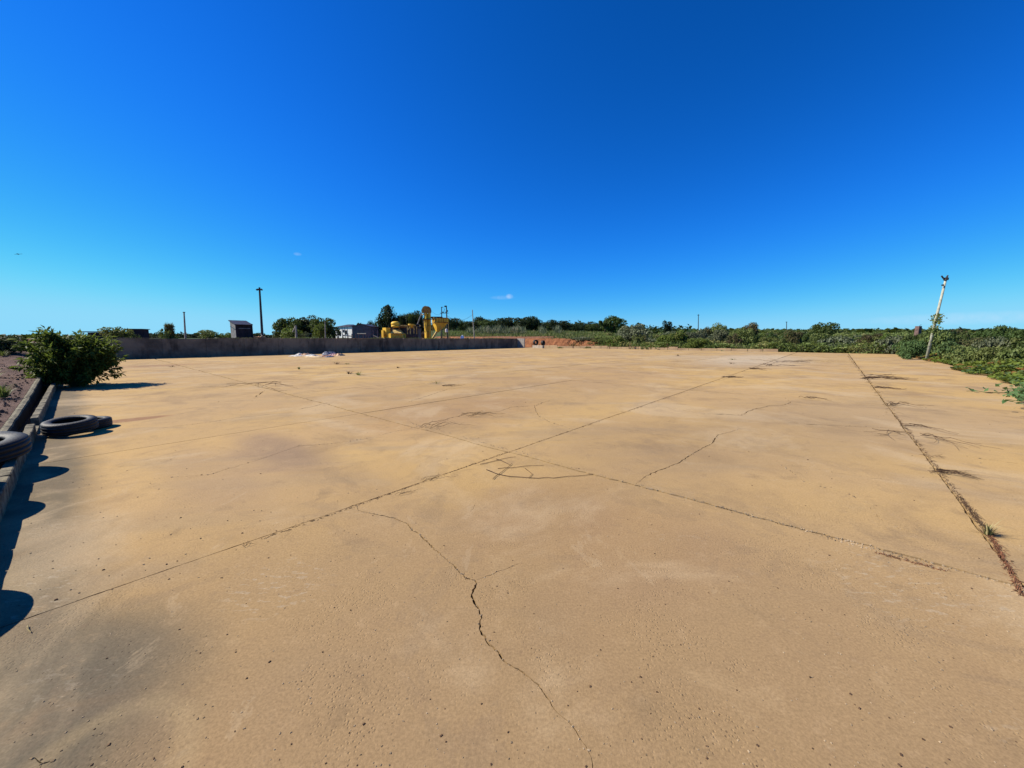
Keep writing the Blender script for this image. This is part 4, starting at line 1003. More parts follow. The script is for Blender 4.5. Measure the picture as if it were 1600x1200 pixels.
# creeper reaching onto the slab at the right edge
cv = empty('creeper', G(1583, 616), 'green creeper runner with a few leaves reaching onto the slab at the right edge', 'creeper')
c0 = Vector(cv.location); rp = [G(x, y)-c0+Vector((0, 0, z)) for x, y, z in ((1510, 612, .02), (1525, 613, .05), (1540, 614, .02), (1560, 615, .03), (1578, 616, .04), (1600, 616, .08), (1630, 618, .1))]
MB().tube(rp, [.006, .008, .01, .012, .013, .015, .015], 5).build('runner', M_STEM, cv)
lv = [(1512, 606, .1), (1518, 609, .05), (1524, 611, .05), (1539, 607, .12), (1541, 609, .1), (1558, 602, .22), (1563, 600, .25), (1570, 606, .18), (1556, 611, .08), (1575, 611, .08)]
lv += [(r.gauss(1606, 14), r.gauss(612, 8), r.uniform(.03, .35)) for _ in range(420)]
cen = np.array([tuple(G(x, y)*(1-z/EYE)-c0*1+Vector((0, 0, z))) for x, y, z in lv]); n = len(cen); r8 = np.random.default_rng(8)
lsz = np.concatenate([r8.uniform(.10, .17, 10), r8.uniform(.07, .13, n-10)])
d = rdir(n, 0, r8); d[:, 2] *= .3; v, q = leaves(cen, d, rdir(n, .8, r8)+np.array([0, 0, 1]), lsz, lsz*.95, .12)
props(link('leaf_cluster', npmesh('leaf_cluster', v, q, L_VINE2, r8.random(n)), parent=cv), kind='stuff')

# rubbish heap: sacks and sheets, each a thing
rj = random.Random(12)
def rag(x, y, wpx, h, mat, label, seed, name='plastic_sack', cat='sack', dep=.5):
    r = random.Random(seed); p = G(x, y); wd = wpx*p.y/587; nx_, ny_ = 12, 7; vv = []
    for j in range(ny_+1):
        for i in range(nx_+1):
            a, b = i/nx_*2-1, j/ny_*2-1; e = max(0, 1-a*a)**.5*max(0, 1-b*b)**.5
            z = h*.62*e*(.55+.9*abs(noise.noise(Vector((a*2.2+seed, b*2.2, seed*.7)))))+.012
            k = 1+.25*noise.noise(Vector((a*1.5, b*1.5, seed+3)))
            vv.append((a*wd/2*k, b*dep*k, z))
    n0 = len(vv); ff = [(j*(nx_+1)+i, j*(nx_+1)+i+1, (j+1)*(nx_+1)+i+1, (j+1)*(nx_+1)+i) for j in range(ny_) for i in range(nx_)]
    vb = [(x_, y_, .004) for x_, y_, z_ in vv]; ffb = [tuple(k+n0 for k in reversed(f)) for f in ff]
    rim = [i for i in range(nx_+1)]+[(j+1)*(nx_+1)-1 for j in range(1, ny_+1)]+[ny_*(nx_+1)+i for i in range(nx_-1, -1, -1)]+[j*(nx_+1) for j in range(ny_-1, 0, -1)]
    sd = [(rim[k]+n0, rim[(k+1) % len(rim)]+n0, rim[(k+1) % len(rim)], rim[k]) for k in range(len(rim))]
    o = mesh(name, vv+vb, ff+ffb+sd, mat); o.location = p; o.rotation_euler = (0, 0, r.uniform(-.25, .25)); return props(o, label, cat)
rag(463, 556.5, 15, .16, SACKS[0], 'flat white sack at the left end of the rubbish on the slab', 1)
rag(468, 555.2, 10, .34, SACKS[0], 'crumpled white sack standing up at the left of the rubbish', 2)
rag(478, 555.5, 11, .42, SACKS[1], 'orange sack behind the long pale sheet in the rubbish', 3)
rag(487, 556.0, 14, .26, SACKS[0], 'pale sack in the middle of the rubbish', 4)
rag(491, 557.8, 24, .16, simple('cream_sheet', (.66, .55, .36), (.6, .42, .22), 5), 'long cream plastic sheet at the front of the rubbish', 5, 'plastic_sheet', 'sheet', .7)
rag(503, 557.0, 12, .2, SACKS[1], 'small orange tinted sack right of the cream sheet', 6)
rag(511, 557.2, 13, .26, SACKS[3], 'brown sack at the front right of the rubbish', 7)
rag(513, 555.2, 12, .55, SACKS[2], 'grey sack piled highest in the rubbish', 8)
rag(509, 554.4, 5, .62, SACKS[0], 'white scrap poking up beside the highest grey sack', 9)
rag(521, 555.6, 12, .36, simple('pink_sack', (.58, .38, .36), (.4, .25, .25), 6), 'pinkish sack right of the highest grey one', 10)
rag(530, 555.8, 11, .42, SACKS[1], 'tan sack at the right end of the rubbish', 11)
rag(515, 558.0, 8, .16, SACKS[2], 'flat dark grey scrap at the front right of the rubbish', 12)
rag(518, 553.6, 10, .6, SACKS[2], 'small grey sack half behind the highest one', 13)
# dark tyres on the low wall
for k, (x, lb) in enumerate(((837, 'dark tyre standing on the low wall, left of the two'), (848.5, 'dark tyre standing on the low wall, right of the two'))):
    p = A(x, 540, 64.0); o = link('tyre', TY); o.location = (p.x, p.y, .40+.42+(.12 if k == 0 else .04)); o.rotation_euler = (R(84), 0, R(35+20*k)); o.scale = (.95+.1*(1-k),)*2+(1.9,); props(o, lb, 'tyre', 'dark tyres on the low wall')
p = A(841, 543, 63.0); MB().box((0, 0, .23), (2.1, .5, .5), rotV).build('concrete_block', M_WHITE).location = p*1
o = bpy.data.objects['concrete_block']; o.location.z = 0; o.data.materials.clear(); o.data.materials.append(simple('pale_block', (.42, .36, .28), (.3, .25, .19), 3)); props(o, 'pale concrete block in the low wall under the two dark tyres', 'block')
for k, (x, yt, lb) in enumerate(((895.5, 534, 'short dark stake by the low wall right of the first weed'), (952.5, 537, 'short stake by the low wall, second from the left'), (984, 534, 'short dark stake before the pale shrub'), (1042, 537, 'short stake right of the pale shrub'))):
    d = lin(x, ((895, 61.5), (952, 59), (984, 57), (1042, 54))); p = A(x, 545, d); t_ = A(x, yt, d).z
    m = MB().tube([(0, 0, -.1), (.01, 0, t_*.5), (.03, 0, t_)], [.07, .06, .05], 6); o = m.build('wooden_stake', M_DRY); o.location = (p.x, p.y, 0); props(o, lb, 'stake')

# ---------------------------------------------------------------- poles
def pole(name, x0, y0, x1, y1, d, rad, mat, label, d1=None, zb=None):
    a = A(x0, y0, d); b = A(x1, y1, d1 or d); zb_ = H(a.x, a.y) if zb is None else zb
    t = (zb_-.2-a.z)/(b.z-a.z); base = a+(b-a)*t
    root = empty(name, (base.x, base.y, zb_), label, 'pole'); c = Vector(root.location)
    MB().tube([base-c, b-c], [rad*1.25, rad*.8], 8).build('shaft', mat, root); return root, b-c
r_, t_ = pole('floodlight_pole', 410, 527, 405.5, 451, 44, .115, M_DPOLE, 'tall dark floodlight pole with small lamps, standing behind the wall by the cabin')
MB().box(t_+Vector((0, 0, -.05)), (.55, .1, .09)).build('crossarm', M_DPOLE, r_)
for s_ in (-1, 1): MB().box(t_+Vector((s_*.22, -.05, -.12)), (.2, .22, .14), Matrix.Rotation(s_*.4, 3, 'Y')).build('lamp_head', M_STEEL, r_)
MB().box(t_+Vector((0, 0, .07)), (.12, .12, .16)).build('cap', M_DPOLE, r_)
mb = MB().tube([(-.1, -.1, .6), (.5, -.35, -.05)], .06, 5); mb.build('prop', M_POLE, r_)
r_, t_ = pole('thin_pole', 289.5, 524, 287.5, 488, 46, .085, M_POLE, 'thin pale pole behind the wall, leftmost in the photo')
MB().box(t_, (.22, .1, .1)).build('cap', M_DPOLE, r_)
r_, t_ = pole('thin_post', 508.3, 521, 507.8, 502, 50, .07, M_POLE, 'thin post standing before the dark tree clump')
# power poles
rA, tA = pole('power_pole', 699, 530, 697.5, 477.5, 64, .10, M_DPOLE, 'dark power pole right beside the hopper bin')
MB().box(tA+Vector((-.12, 0, -.12)), (.32, .14, .24)).build('bracket', M_DPOLE, rA)
for z, x in ((-.8, .16), (-1.0, .16)): MB().lathe([(.0, -.09), (.08, -.06), (.1, 0), (.07, .06), (0, .09)], tA+Vector((x, 0, z)), 8).build('insulator', M_INS, rA)
MB().tube([tA+Vector((-.28, 0, -.02)), tA+Vector((-.3, 0, -.25))], .07, 6).build('lamp', M_DPOLE, rA)
wb = A(697.3, 516.5, 63.6); MB().lathe([(0, -.3), (.2, -.28), (.22, 0), (.2, .26), (0, .3)], (wb.x, wb.y, wb.z)-rA.location if False else Vector((wb.x, wb.y, wb.z))-Vector(rA.location), 10).build('meter_box', M_TANK, rA)
rB, tB = pole('power_pole', 690.5, 524, 690, 480, 84, .11, M_DPOLE, 'second power pole farther back, with insulators and a crossarm above the bin')
MB().box(tB+Vector((.1, 0, .0)), (.5, .1, .12)).build('crossarm', M_DPOLE, rB)
MB().box(tB+Vector((.55, 0, -1.3)), (1.9, .1, .1)).build('lower_arm', M_DPOLE, rB)
for x in (.2, .45, .9): MB().lathe([(.0, -.12), (.1, -.08), (.13, 0), (.08, .1), (0, .14)], tB+Vector((x, 0, -1.1)), 8).build('insulator', M_INS, rB)
MB().tube([tB+Vector((.45, 0, -1.0)), tB+Vector((.62, 0, -.55)), tB+Vector((.55, 0, -.3))], .04, 5).build('fuse', M_DPOLE, rB)
rC, tC = pole('power_pole', 741, 527, 738, 484, 72, .09, M_POLE, 'thin leaning power pole right of the white dome')
rD, tD = pole('power_pole', 1091, 515, 1091.3, 491, 160, .16, M_DPOLE, 'far power pole above the bushes, left one of two')
MB().box(tD+Vector((0, 0, -.4)), (.9, .15, .15)).build('crossarm', M_DPOLE, rD)
rE, tE = pole('power_pole', 1229, 518, 1229, 502.5, 230, .2, M_DPOLE, 'farthest faint power pole on the skyline, right one of two')
MB().box(tE+Vector((0, 0, -.3)), (1.2, .18, .18)).build('crossarm', M_DPOLE, rE)
def cable(a, b, sag, rad, label):
    pts = []
    for i in range(13):
        t = i/12; p = a*(1-t)+b*t; p.z -= sag*4*t*(1-t); pts.append(p-a)
    o = MB().tube(pts, rad, 4).build('power_cable', M_INS); o.location = a; props(o, label, 'cable')
wA = Vector(rA.location)+tA; wB = Vector(rB.location)+tB; wC = Vector(rC.location)+tC
cable(wA+Vector((.1, 0, -1.7)), wC+Vector((0, 0, -.9)), .9, .02, 'slack cable sagging between the pole by the bin and the leaning pole')
cable(A(673, 485, 61), wB+Vector((0, 0, -1.3)), .5, .018, 'cable from the elevator head to the second power pole')
cable(wB+Vector((1.2, 0, -1.25)), wA+Vector((0, 0, -1.5)), .2, .02, 'short cable between the two power poles beside the bin')
# leaning pole with creeper
a = A(1452, 541, 27.5); b = A(1478, 436, 27.0); t = (0-a.z)/(b.z-a.z); base = a+(b-a)*t
lp = empty('leaning_pole', (base.x, base.y, 0), 'pale leaning pole wrapped in creeper, with a dark bracket on top, at the right', 'pole'); c = Vector(lp.location)
MB().tube([Vector((0, 0, -.3)), (b-c)*.5, b-c], [.095, .078, .062], 10).build('shaft', simple('limewashed_pole', (.38, .39, .31), (.25, .25, .20), 7), lp, True)
tp = b-c
MB().lathe([(0, -.1), (.13, -.08), (.14, .08), (0, .12)], tp+Vector((.0, 0, -.0)), 8).build('bracket', M_DPOLE, lp)
MB().tube([tp+Vector((.0, 0, .0)), tp+Vector((.1, 0, .26))], [.07, .04], 6).build('bracket_arm', M_DPOLE, lp)
MB().tube([tp+Vector((0, 0, .06)), tp+Vector((-.2, 0, .06)), tp+Vector((-.34, 0, .22))], [.03, .05, .045], 6).build('lamp_arm', M_DPOLE, lp)
MB().box(tp+Vector((-.17, 0, -.42)), (.09, .09, .1)).build('insulator', M_INS, lp)
cn_ = []; r9 = np.random.default_rng(19)
for s_, n, sp_, off_ in ((.26, 70, .12, .2), (.38, 190, .13, .06), (.50, 120, .11, 0), (.55, 60, .09, -.04)):
    q = np.array(tuple(tp))*s_; cn_.append(q+r9.normal(size=(n, 3))*np.array([sp_, .18, sp_*1.2])+np.array([off_*.5, -.05, 0]))
cen = np.concatenate(cn_); n = len(cen); L_ = r9.uniform(.09, .17, n)
v, q = leaves(cen, rdir(n, -.4, r9), rdir(n, 0, r9)+np.array([0, -.5, .5]), L_, L_*.8, .12)
link('creeper_leaves', npmesh('creeper_leaves', v, q, L_MID, r9.random(n)), parent=lp)
# broken block pillar on the right skyline
pp = A(1434, 520, 60); zt = A(1434, 509.5, 60).z; zb = H(pp.x, pp.y)
bp = empty('block_pillar', (pp.x, pp.y, zb), 'broken reddish block pillar on the skyline left of the leaning pole', 'pillar')
for k in range(5):
    hh = (zt-zb)/5; MB().box((0, 0, hh*(k+.5)), (.62-.02*k, .55, hh-.02), Matrix.Rotation(.04*k, 3, 'Z')).build('block', simple('reddish_block%d' % k, (.16, .10, .09), (.1, .065, .06), 3), bp)
MB().tube([(.15, 0, zt-zb), (.25, 0, zt-zb+.18), (.42, 0, zt-zb+.2)], .03, 5).build('bent_rod', M_DPOLE, bp)

# ---------------------------------------------------------------- buildings and machinery on the terrace
def at_root(name, x, d, label, cat, z=None, face=0):
    p = A(x, 529, d); return empty(name, (p.x, p.y, H(p.x, p.y) if z is None else z), label, cat, rz=face)
def S_(d): return d/587.0
# cabin: local x to the right in the picture, y away
d = 39.5; s = S_(d); cab = at_root('hut', 378, d, 'small dark hut with sloping roof and pale side, left of the tall pole', 'hut', face=R(50))
hB = A(378, 529, d).z; z0 = cab.location.z; zt = A(380, 507.5, d).z-z0; zh = A(380, 501.5, d).z-z0
wd_, dp = 1.36, 1.8
m = MB(); fr = [(-wd_/2, -dp/2), (wd_/2, -dp/2), (wd_/2, dp/2), (-wd_/2, dp/2)]
m.v = [Vector((x, y, 0)) for x, y in fr]+[Vector((-wd_/2, -dp/2, zt)), Vector((wd_/2, -dp/2, zt-.05)), Vector((wd_/2, dp/2, zh-.1)), Vector((-wd_/2, dp/2, zh))]
m.f = [(0, 1, 5, 4), (1, 2, 6, 5), (2, 3, 7, 6), (3, 2, 1, 0)]; m.build('boarding', M_DWOOD, cab)
sidep = MB(); nb = 6
for k in range(nb):
    y0_, y1_ = -dp/2+dp*k/nb, -dp/2+dp*(k+1)/nb; za = zt+(zh-zt)*k/nb; zb_ = zt+(zh-zt)*(k+1)/nb
    mm = MB(); mm.v = [Vector((-wd_/2-.03, y0_+.01, 0)), Vector((-wd_/2-.03, y1_-.01, 0)), Vector((-wd_/2-.03, y1_-.01, zb_-.05)), Vector((-wd_/2-.03, y0_+.01, za-.05)), Vector((-wd_/2, y0_+.01, 0)), Vector((-wd_/2, y1_-.01, 0)), Vector((-wd_/2, y1_-.01, zb_-.05)), Vector((-wd_/2, y0_+.01, za-.05))]
    mm.f = [(1, 0, 3, 2), (0, 4, 7, 3), (5, 1, 2, 6), (3, 7, 6, 2)]; mm.build('side_board', M_CLAD, cab)
mm = MB(); sl = math.atan2(zh-zt, dp)
mm.box((0, 0, (zt+zh)/2+.02), (wd_+.22, dp+.45, .07), Matrix.Rotation(sl, 3, 'X')); mm.build('roof', M_ROOF, cab)
MB().box((.06, -dp/2-.03, zt*.73), (1.0, .05, .07)).build('pale_batten', M_CLAD, cab)
MB().box((wd_/2+.05, -dp/2, zt/2), (.1, .12, zt+.18)).build('corner_post', M_DWOOD, cab)
MB().box((-wd_/2-.05, 0, zt*.78), (.03, dp*.9, .07), Matrix.Rotation(sl, 3, 'X')).build('vent_slot', M_GLASS, cab)
# low dark shed at left
d = 36; sh_ = at_root('low_shed', 162, d, 'low dark flat roofed shed half hidden behind the bush on the wall', 'shed', face=R(18)); z0 = sh_.location.z
zz = A(160, 518, d).z-z0
MB().box((0, 1.0, zz/2-.05), (2.5, 1.6, zz-.1)).build('walls', M_DWOOD, sh_); MB().box((-.1, 1.0, zz-.03), (3.0, 1.9, .08)).build('roof', M_ROOF, sh_)
zz2 = A(188, 513.5, d).z-z0; MB().box((1.9, 1.6, zz2/2-.03), (1.1, 1.2, zz2)).build('annex', M_DWOOD, sh_); MB().box((1.9, 1.6, zz2), (1.3, 1.4, .06)).build('annex_roof', M_ROOF, sh_)
# white house and grey gable
d = 82; s = S_(d); hs_ = at_root('white_house', 537.5, d, 'small white house with a dark roof, window and door behind the wall', 'house', face=R(-28)); z0 = hs_.location.z
zt = A(538, 510.6, d).z-z0; wd_ = 38*s; dp = 1.8
def wallbox(root, nm, w_, dd, h1, mat, y=0): return MB().box((0, y, h1/2), (w_, dd, h1)).build(nm, mat, root)
wallbox(hs_, 'walls', wd_, dp, zt, M_WHITE, dp/2)
m = MB(); m.v = [Vector(p) for p in ((-wd_/2-.2, -.25, zt-.02), (wd_/2+.2, -.25, zt+.02), (wd_/2+.2, dp+.2, zt+.02), (-wd_/2-.2, dp+.2, zt-.02), (.3, .9, zt+.52), (.9, 1.9, zt+.55))]
m.f = [(0, 1, 4), (1, 2, 5, 4), (2, 3, 5), (3, 0, 4, 5), (3, 2, 1, 0)]; m.build('roof', M_ROOF, hs_)
for (x, z, w_, h_, nm) in ((.0, zt*.62, .3, .42, 'window'), (.75, zt*.5, .5, .75, 'window'), (-1.25, zt*.42, .5, .9, 'door')):
    w1 = MB().box((x, -.02, z), (w_+.12, .06, h_+.12)).build(nm, M_GREYW, hs_); MB().box((x, -.055, z), (w_, .03, h_)).build('pane', M_GLASS, w1)
for x in (-.45, .4, 1.2): MB().box((x, -.02, zt/2), (.07, .05, zt*.98)).build('seam', M_CLAD, hs_)
gb = at_root('grey_shed', 565.5, 77, 'plain grey shed with a low gable right of the white house', 'shed'); z0 = gb.location.z; s = S_(80)
s = S_(77); he = A(565, 510, 77).z-z0; hr = A(565, 506.3, 77).z-z0; w_ = 28.5*s
m = MB(); m.v = [Vector(p) for p in ((-w_/2, 0, 0), (w_/2, 0, 0), (w_/2, 0, he), (-.1, 0, hr), (-w_/2, 0, he), (-w_/2, 5, 0), (w_/2, 5, 0), (w_/2, 5, he), (-.1, 5, hr), (-w_/2, 5, he))]
m.f = [(0, 1, 2, 3, 4), (6, 5, 9, 8, 7), (0, 4, 9, 5), (1, 6, 7, 2)]; m.build('walls', M_GREYW, gb)
for sgn, x0_, x1_ in ((-1, -w_/2-.15, -.1), (1, w_/2+.15, -.1)):
    mm = MB(); mm.v = [Vector(p) for p in ((x0_, -.15, he-.06), (x1_, -.15, hr), (x1_, 5.1, hr), (x0_, 5.1, he-.06), (x0_, -.15, he+.02), (x1_, -.15, hr+.08), (x1_, 5.1, hr+.08), (x0_, 5.1, he+.02))]
    mm.f = [(0, 3, 2, 1), (4, 5, 6, 7), (0, 1, 5, 4), (2, 3, 7, 6), (3, 0, 4, 7), (1, 2, 6, 5)]; mm.build('roof_slope', M_ROOF, gb)
# fence of rough posts before them
rf = random.Random(6)
for k, x in enumerate((522, 528.5, 536, 543.5, 550, 555.5, 560, 567.5, 571.5, 576, 583.5, 590, 595)):
    d = 58+rf.uniform(-2, 3); p = A(x, 529, d); tall = x in (583.5, 590)
    yt = 515.5 if tall else rf.uniform(520, 523.5); h_ = A(x, yt, d).z-H(p.x, p.y)
    o = MB().tube([(0, 0, -.1), (rf.uniform(-.08, .08), 0, h_)], [.10, .07], 5).build('fence_post', simple('grey_post%d' % k, (.2, .17, .15), (.12, .1, .09), 6)); o.location = (p.x, p.y, H(p.x, p.y))
    props(o, ('taller pale fence post next to the grey shed' if x < 587 else 'taller pale fence post next to the yellow machine') if tall else 'short rough fence post behind the wall, %s from the left, before house and grey shed' % ords[k], 'post', 'tall fence posts by the machine' if tall else 'short fence posts behind the wall')
for k, (xa, ya, xb, yb, lb) in enumerate(((558, 521.5, 572, 521.5, 'pale rail joining two posts below the grey shed'), (583, 524, 592, 528, 'slanting pale rail by the tall posts'), (536, 524, 551, 525.5, 'low rail below the white house'), (475, 522, 497, 521, 'pale timber beam lying under the dark clump'))):
    a, b = A(xa, ya, 56), A(xb, yb, 56); o = MB().tube([Vector((0, 0, 0)), b-a], .08, 5).build('timber_rail', M_POLE); o.location = a; props(o, lb, 'rail')
# grey angled posts
p = A(463, 529, 46); z = H(p.x, p.y); af = empty('angled_post', (p.x, p.y, z), 'grey concrete post with a slanting brace before the dark trees', 'post'); c = Vector(af.location)
MB().tube([Vector((0, 0, -.1)), A(462, 509, 46)-c], [.13, .11], 6).build('post', M_POLE, af); MB().tube([A(457, 519, 46)-c, A(462, 509, 46)-c], .07, 6).build('brace', M_POLE, af)
# rubble mound left of lamp pole
mo = MB(); rr = random.Random(2)
p = A(400, 529, 42)
for k in range(40): mo.box((rr.gauss(0, .7), rr.gauss(0, .4), rr.uniform(0, .25)), (rr.uniform(.1, .35),)*3, Matrix.Rotation(rr.uniform(0, 3), 3, 'Z')@Matrix.Rotation(rr.uniform(0, 1), 3, 'X'), .7)
o = mo.build('rubble', M_WALL2); o.location = (p.x, p.y, H(p.x, p.y)); props(o, kind='stuff')

# yellow cleaning machine
d = 50.5; s = S_(d); MC = at_root('coffee_machine', 625, d, 'large yellow crop cleaning machine with a drum, troughs and hopper box behind the wall', 'machine'); c = Vector(MC.location)
def Q(x, y, dd=0): return A(x, y, d+dd)-c
def bx(x0, x1, y0, y1, nm, mat, dep=.8, dd=0, taper=1, rz=0):
    a, b = Q(x0, y1, dd), Q(x1, y0, dd); return MB().box(((a.x+b.x)/2, a.y+dep/2, (a.z+b.z)/2), (abs(b.x-a.x), dep, abs(b.z-a.z)), Matrix.Rotation(R(rz), 3, 'Z'), taper).build(nm, mat, MC)
bx(598.5, 606.5, 512, 523, 'side_tank', M_YEL, .7, rz=-32); bx(597, 601, 516, 530, 'side_column', M_YEL, .5, -.1, rz=-32)
o = bx(605, 614.8, 521, 528, 'feed_box', M_YEL, .9, -.3, rz=-34); o = bx(613, 629, 521.3, 528.6, 'hopper_box', M_YEL, 1.6, .1)
m = MB(); a = Q(609, 521.3); b = Q(628, 521.3); e = Q(613, 515); f_ = Q(622, 515)
m.v = [Vector((a.x, a.y, a.z)), Vector((b.x, a.y, a.z)), Vector((b.x, a.y+1.5, a.z)), Vector((a.x, a.y+1.5, a.z)), Vector((e.x, a.y+.4, e.z)), Vector((f_.x, a.y+.4, e.z)), Vector((f_.x, a.y+1.2, e.z)), Vector((e.x, a.y+1.2, e.z))]
m.f = [(0, 3, 2, 1), (4, 5, 6, 7), (0, 1, 5, 4), (1, 2, 6, 5), (2, 3, 7, 6), (3, 0, 4, 7)]; m.build('hood', M_YELD, MC)
MB().box(Q(619, 521, .6), (20*s, 1.7, .08)).build('hopper_rim', M_YELD, MC)
p1 = Q(617.8, 505.5, .8); rd = 6.6*s
MB().lathe([(0, .30), (rd*.55, .27), (rd*.9, .16), (rd, .02), (rd, -.16), (rd*.9, -.2), (0, -.2)], p1, 20).build('drum', M_YEL, MC, True)
p2 = Q(618.5, 509.3, .8); MB().lathe([(0, .12), (rd*.95, .12), (rd*1.05, .04), (rd*1.05, -.12), (rd*.8, -.2), (0, -.2)], p2, 20).build('lower_ring', M_YEL, MC, True)
MB().lathe([(rd*.8, -.1), (rd*.8, .14)], (p1+p2)/2, 16).build('drum_neck', M_RUSTY, MC)
bx(624, 656, 507.8, 509.6, 'trough', M_YELD, .5, .5); bx(624, 650, 510.3, 511.6, 'lower_trough', M_RUSTY, .5, .6)
p3 = Q(643, 507, .7); rd2 = 5.4*s; MB().lathe([(0, .08), (rd2, .06), (rd2*.97, -.06), (rd2*.35, -.38), (.07, -.5)], p3, 18).build('round_hopper', M_YEL, MC, True)
bx(650, 655, 506.5, 511.5, 'motor_box', M_STEEL, .5, .5)
for x in (601, 612, 625.5): bx(x-.7, x+.7, 527, 532.5, 'leg', M_YEL, .1, -.3)
for x in (614, 624, 636.5, 641, 646.5, 651): bx(x-.45, x+.45, 510, 522, 'strut', M_YELD if x > 630 else M_RUSTY, .06, .4)
bx(606, 632, 511, 520, 'dark_frame', M_DPOLE, .5, 1.4)
for k, (xa, ya, xb, yb) in enumerate(((628, 524, 635.5, 531.5), (640.5, 511, 637.5, 515), (645, 511, 648, 515))): MB().tube([Q(xa, ya, -.3), Q(xb, yb, -.3)], .05, 5).build('chute_pipe', M_YELD, MC)
for k in range(5): bx(613.6+k*3, 614.2+k*3, 521.6, 528, 'rib', M_YELD, .05, .05)
# dark steel tank behind
tk = at_root('steel_tank', 642, 53.5, 'dark grey corrugated tank under the yellow troughs', 'tank'); c = Vector(tk.location); a, b = A(632, 529, 53.5)-c, A(653, 513.3, 53.5)-c
MB().box(((a.x+b.x)/2, 1, b.z/2), (b.x-a.x, 1.8, b.z)).build('shell', M_STEEL, tk)
for k in range(7): MB().box((a.x+(b.x-a.x)*(k+.5)/7, .08, b.z/2), (.06, .06, b.z*.98)).build('rib', M_STEEL, tk)
MB().box(((a.x+b.x)/2, 1, b.z+.03), (b.x-a.x+.1, 1.9, .06)).build('lid', M_ROOF, tk)
# bucket elevator
d = 60; s = S_(d); EL = at_root('bucket_elevator', 667, d, 'tall yellow bucket elevator with a rounded head and a long spout pipe', 'elevator'); c = Vector(EL.location)
def Q(x, y, dd=0): return A(x, y, d+dd)-c
def bx(x0, x1, y0, y1, nm, mat, dep=.4, dd=0, root=None, rz=0):
    a, b = Q(x0, y1, dd), Q(x1, y0, dd); return MB().box(((a.x+b.x)/2, a.y+dep/2, (a.z+b.z)/2), (abs(b.x-a.x), dep, abs(b.z-a.z)), Matrix.Rotation(R(rz), 3, 'Z')).build(nm, mat, root or EL)
bx(663.6, 667.0, 489, 531, 'leg_casing', M_YEL, .30, rz=-38); bx(669.7, 672.2, 489, 531, 'leg_casing', M_YEL, .30, rz=-38)
bx(667.9, 668.8, 490, 530, 'service_pipe', M_DPOLE, .1, .4)
m = MB(); outl = [(660, 489), (659.5, 485), (661.5, 480.5), (665, 478.3), (669, 478.6), (672, 481), (672.6, 489)]
f0 = [Q(x, y) for x, y in outl]; b0 = [p+Vector((0, .6, 0)) for p in f0]; n = len(outl); m.v = f0+b0; m.f = [tuple(range(n-1, -1, -1)), tuple(range(n, 2*n))]+[(k, (k+1) % n, n+(k+1) % n, n+k) for k in range(n)]
m.build('head', simple('head_paint', (.45, .26, .06), (.26, .12, .04), 2.5, .6), EL)
m = MB(); outl2 = [(658.6, 488.6), (658.2, 484.6), (660.6, 479.6), (664.2, 477.6), (665, 479), (661.8, 481), (660, 485), (660.4, 488.6)]
f0 = [Q(x, y, -.05) for x, y in outl2]; b0 = [p+Vector((0, .7, 0)) for p in f0]; n = len(outl2); m.v = f0+b0; m.f = [tuple(range(n-1, -1, -1)), tuple(range(n, 2*n))]+[(k, (k+1) % n, n+(k+1) % n, n+k) for k in range(n)]; m.build('head_cover', M_YELD, EL)
MB().box(Q(672, 485.5, .2), (.35, .3, .35)).build('drive_motor', M_STEEL, EL)
MB().tube([Q(659.3, 488.5, .2), Q(656, 497, .1), Q(652.5, 506.3, 0)], .09, 8).build('spout_pipe', M_CLAD, EL)
MB().tube([Q(662, 490.5, .1), Q(659.5, 492.5, .1)], .1, 6).build('inlet', M_YELD, EL)
bx(659, 679, 498.0, 499.0, 'platform', M_DPOLE, .8, -.4)
bx(661.2, 662.2, 499, 512, 'platform_prop', M_YELD, .08, -.3)
for y in (498, 508, 518): bx(663.2, 672.4, y, y+.5, 'flange', M_DPOLE, .36, -.02)
# hopper bin
HB = at_root('hopper_bin', 686, d, 'yellow square hopper bin with a tapering funnel beside the elevator', 'hopper'); c = Vector(HB.location)
zt, zm, zb_ = Q(0, 496.5).z, Q(0, 505).z, Q(0, 519).z
zt = A(686, 496.5, d).z-c.z; zm = A(686, 503.5, d).z-c.z; zb_ = A(681, 519, d).z-c.z
def X(x): return (A(x, 510, d)-c).x
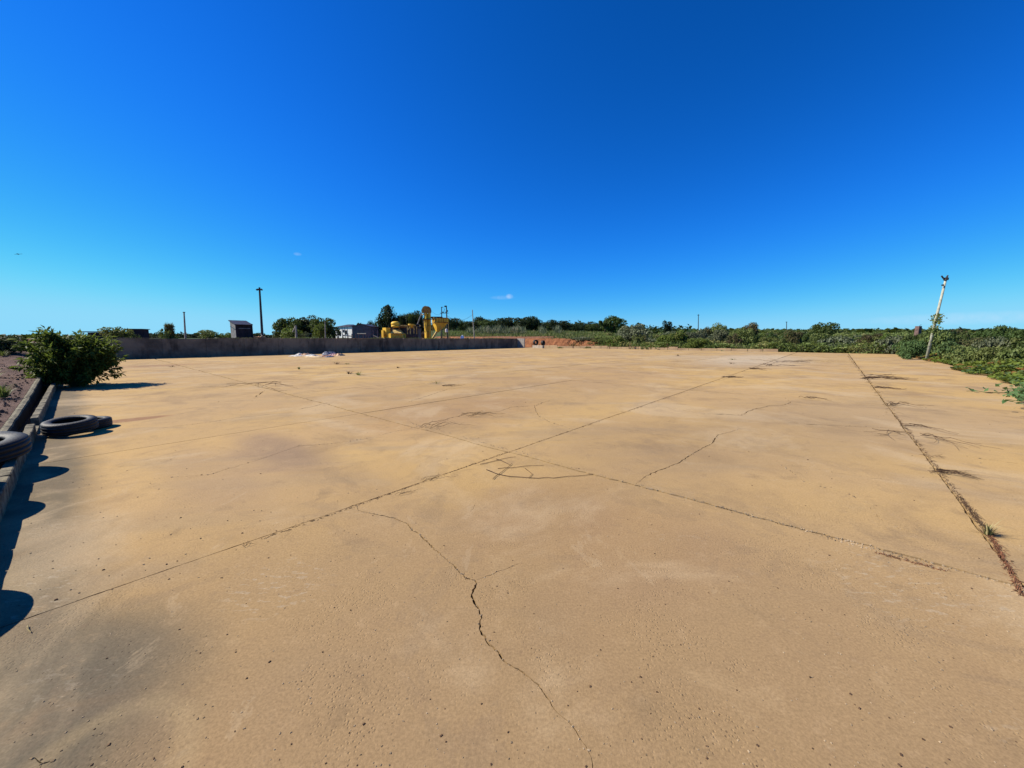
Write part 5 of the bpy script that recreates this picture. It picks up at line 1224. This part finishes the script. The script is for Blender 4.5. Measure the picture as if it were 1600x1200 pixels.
# a square bin turned so that two faces show: edge towards us at 682
top = [(X(672.5), 1.2), (X(682.5), 0), (X(699.5), .9), (X(690), 2.3)]; bot = [(X(679.3), .95), (X(681.0), .8), (X(683.6), .95), (X(682), 1.15)]
m = MB(); m.v = [Vector((x, y, zt)) for x, y in top]+[Vector((x, y, zm)) for x, y in top]; m.f = [(0, 4, 5, 1), (1, 5, 6, 2), (2, 6, 7, 3), (3, 7, 4, 0), (0, 1, 2, 3)]; m.build('bin_body', M_YEL, HB)
m = MB(); m.v = [Vector((x, y, zm)) for x, y in top]+[Vector((x, y, zb_)) for x, y in bot]; m.f = [(0, 4, 5, 1), (1, 5, 6, 2), (2, 6, 7, 3), (3, 7, 4, 0), (4, 7, 6, 5)]; m.build('funnel', M_YEL, HB)
for t in (.2, .4, .6, .8):
    x = top[0][0]+(top[1][0]-top[0][0])*t; y = top[0][1]+(top[1][1]-top[0][1])*t; MB().box((x, y-.05, (zt+zm)/2), (.05, .05, zt-zm)).build('rib', M_YELD, HB)
    x = top[1][0]+(top[2][0]-top[1][0])*t; y = top[1][1]+(top[2][1]-top[1][1])*t; MB().box((x, y-.05, (zt+zm)/2), (.05, .05, zt-zm)).build('rib', M_RUSTY, HB)
for i, j in ((0, 1), (1, 2)):
    for z in (zt, zm): MB().tube([(top[i][0], top[i][1]-.03, z), (top[j][0], top[j][1]-.03, z)], .06, 4).build('rim', M_YELD if i == 0 else M_RUSTY, HB)
MB().tube([Vector((X(680.5), .9, zb_+.1)), Vector((X(674), .6, A(674, 529, d).z-c.z))], [.17, .14], 8).build('chute', M_YELD, HB)
for x, y in ((687.5, .6), (699, 1.0), (691, 2.3), (673.5, 1.3)): MB().box((X(x), y, zm/2), (.09, .09, zm)).build('leg', M_YELD, HB)
MB().box((X(680), 1.2, zt+.12), (X(690)-X(672), 1.0, .2)).build('top_cover', M_DWOOD, HB)
# white domed tank
p = A(722.3, 529, 60); z = H(p.x, p.y); tkd = empty('water_tank', (p.x, p.y, z-.1), 'white domed water tank just behind the wall', 'tank'); rt_ = 2.9*S_(60)*1.0; zt = A(722, 524, 60).z-z+.1
MB().lathe([(rt_, 0), (rt_, zt*.45), (rt_*.85, zt*.72), (rt_*.5, zt*.92), (rt_*.2, zt)], (0, 0, 0), 20).build('shell', M_TANK, tkd, True); MB().lathe([(rt_*.22, zt-.02), (rt_*.22, zt+.05), (0, zt+.06)], (0, 0, 0), 12).build('lid', M_TANK, tkd)
# bird
p = A(28, 397, 38); bd = empty('bird', p, 'small dark bird gliding high at the left edge of the sky', 'bird')
MB().lathe([(0, -.16), (.035, -.1), (.045, 0), (.03, .1), (.02, .14), (0, .17)], (0, 0, 0), 8).build('body', M_INS, bd, True); bd.rotation_euler = (R(90), 0, R(20))
m = MB(); 
for s_ in (-1, 1): m.v += [Vector(q) for q in ((s_*.03, 0, .06), (s_*.03, 0, -.05), (s_*.28, .04*s_, -.08), (s_*.30, .05*s_, -.02))]
m.f = [(0, 1, 2, 3), (7, 6, 5, 4)]; m.build('wings', M_INS, bd)
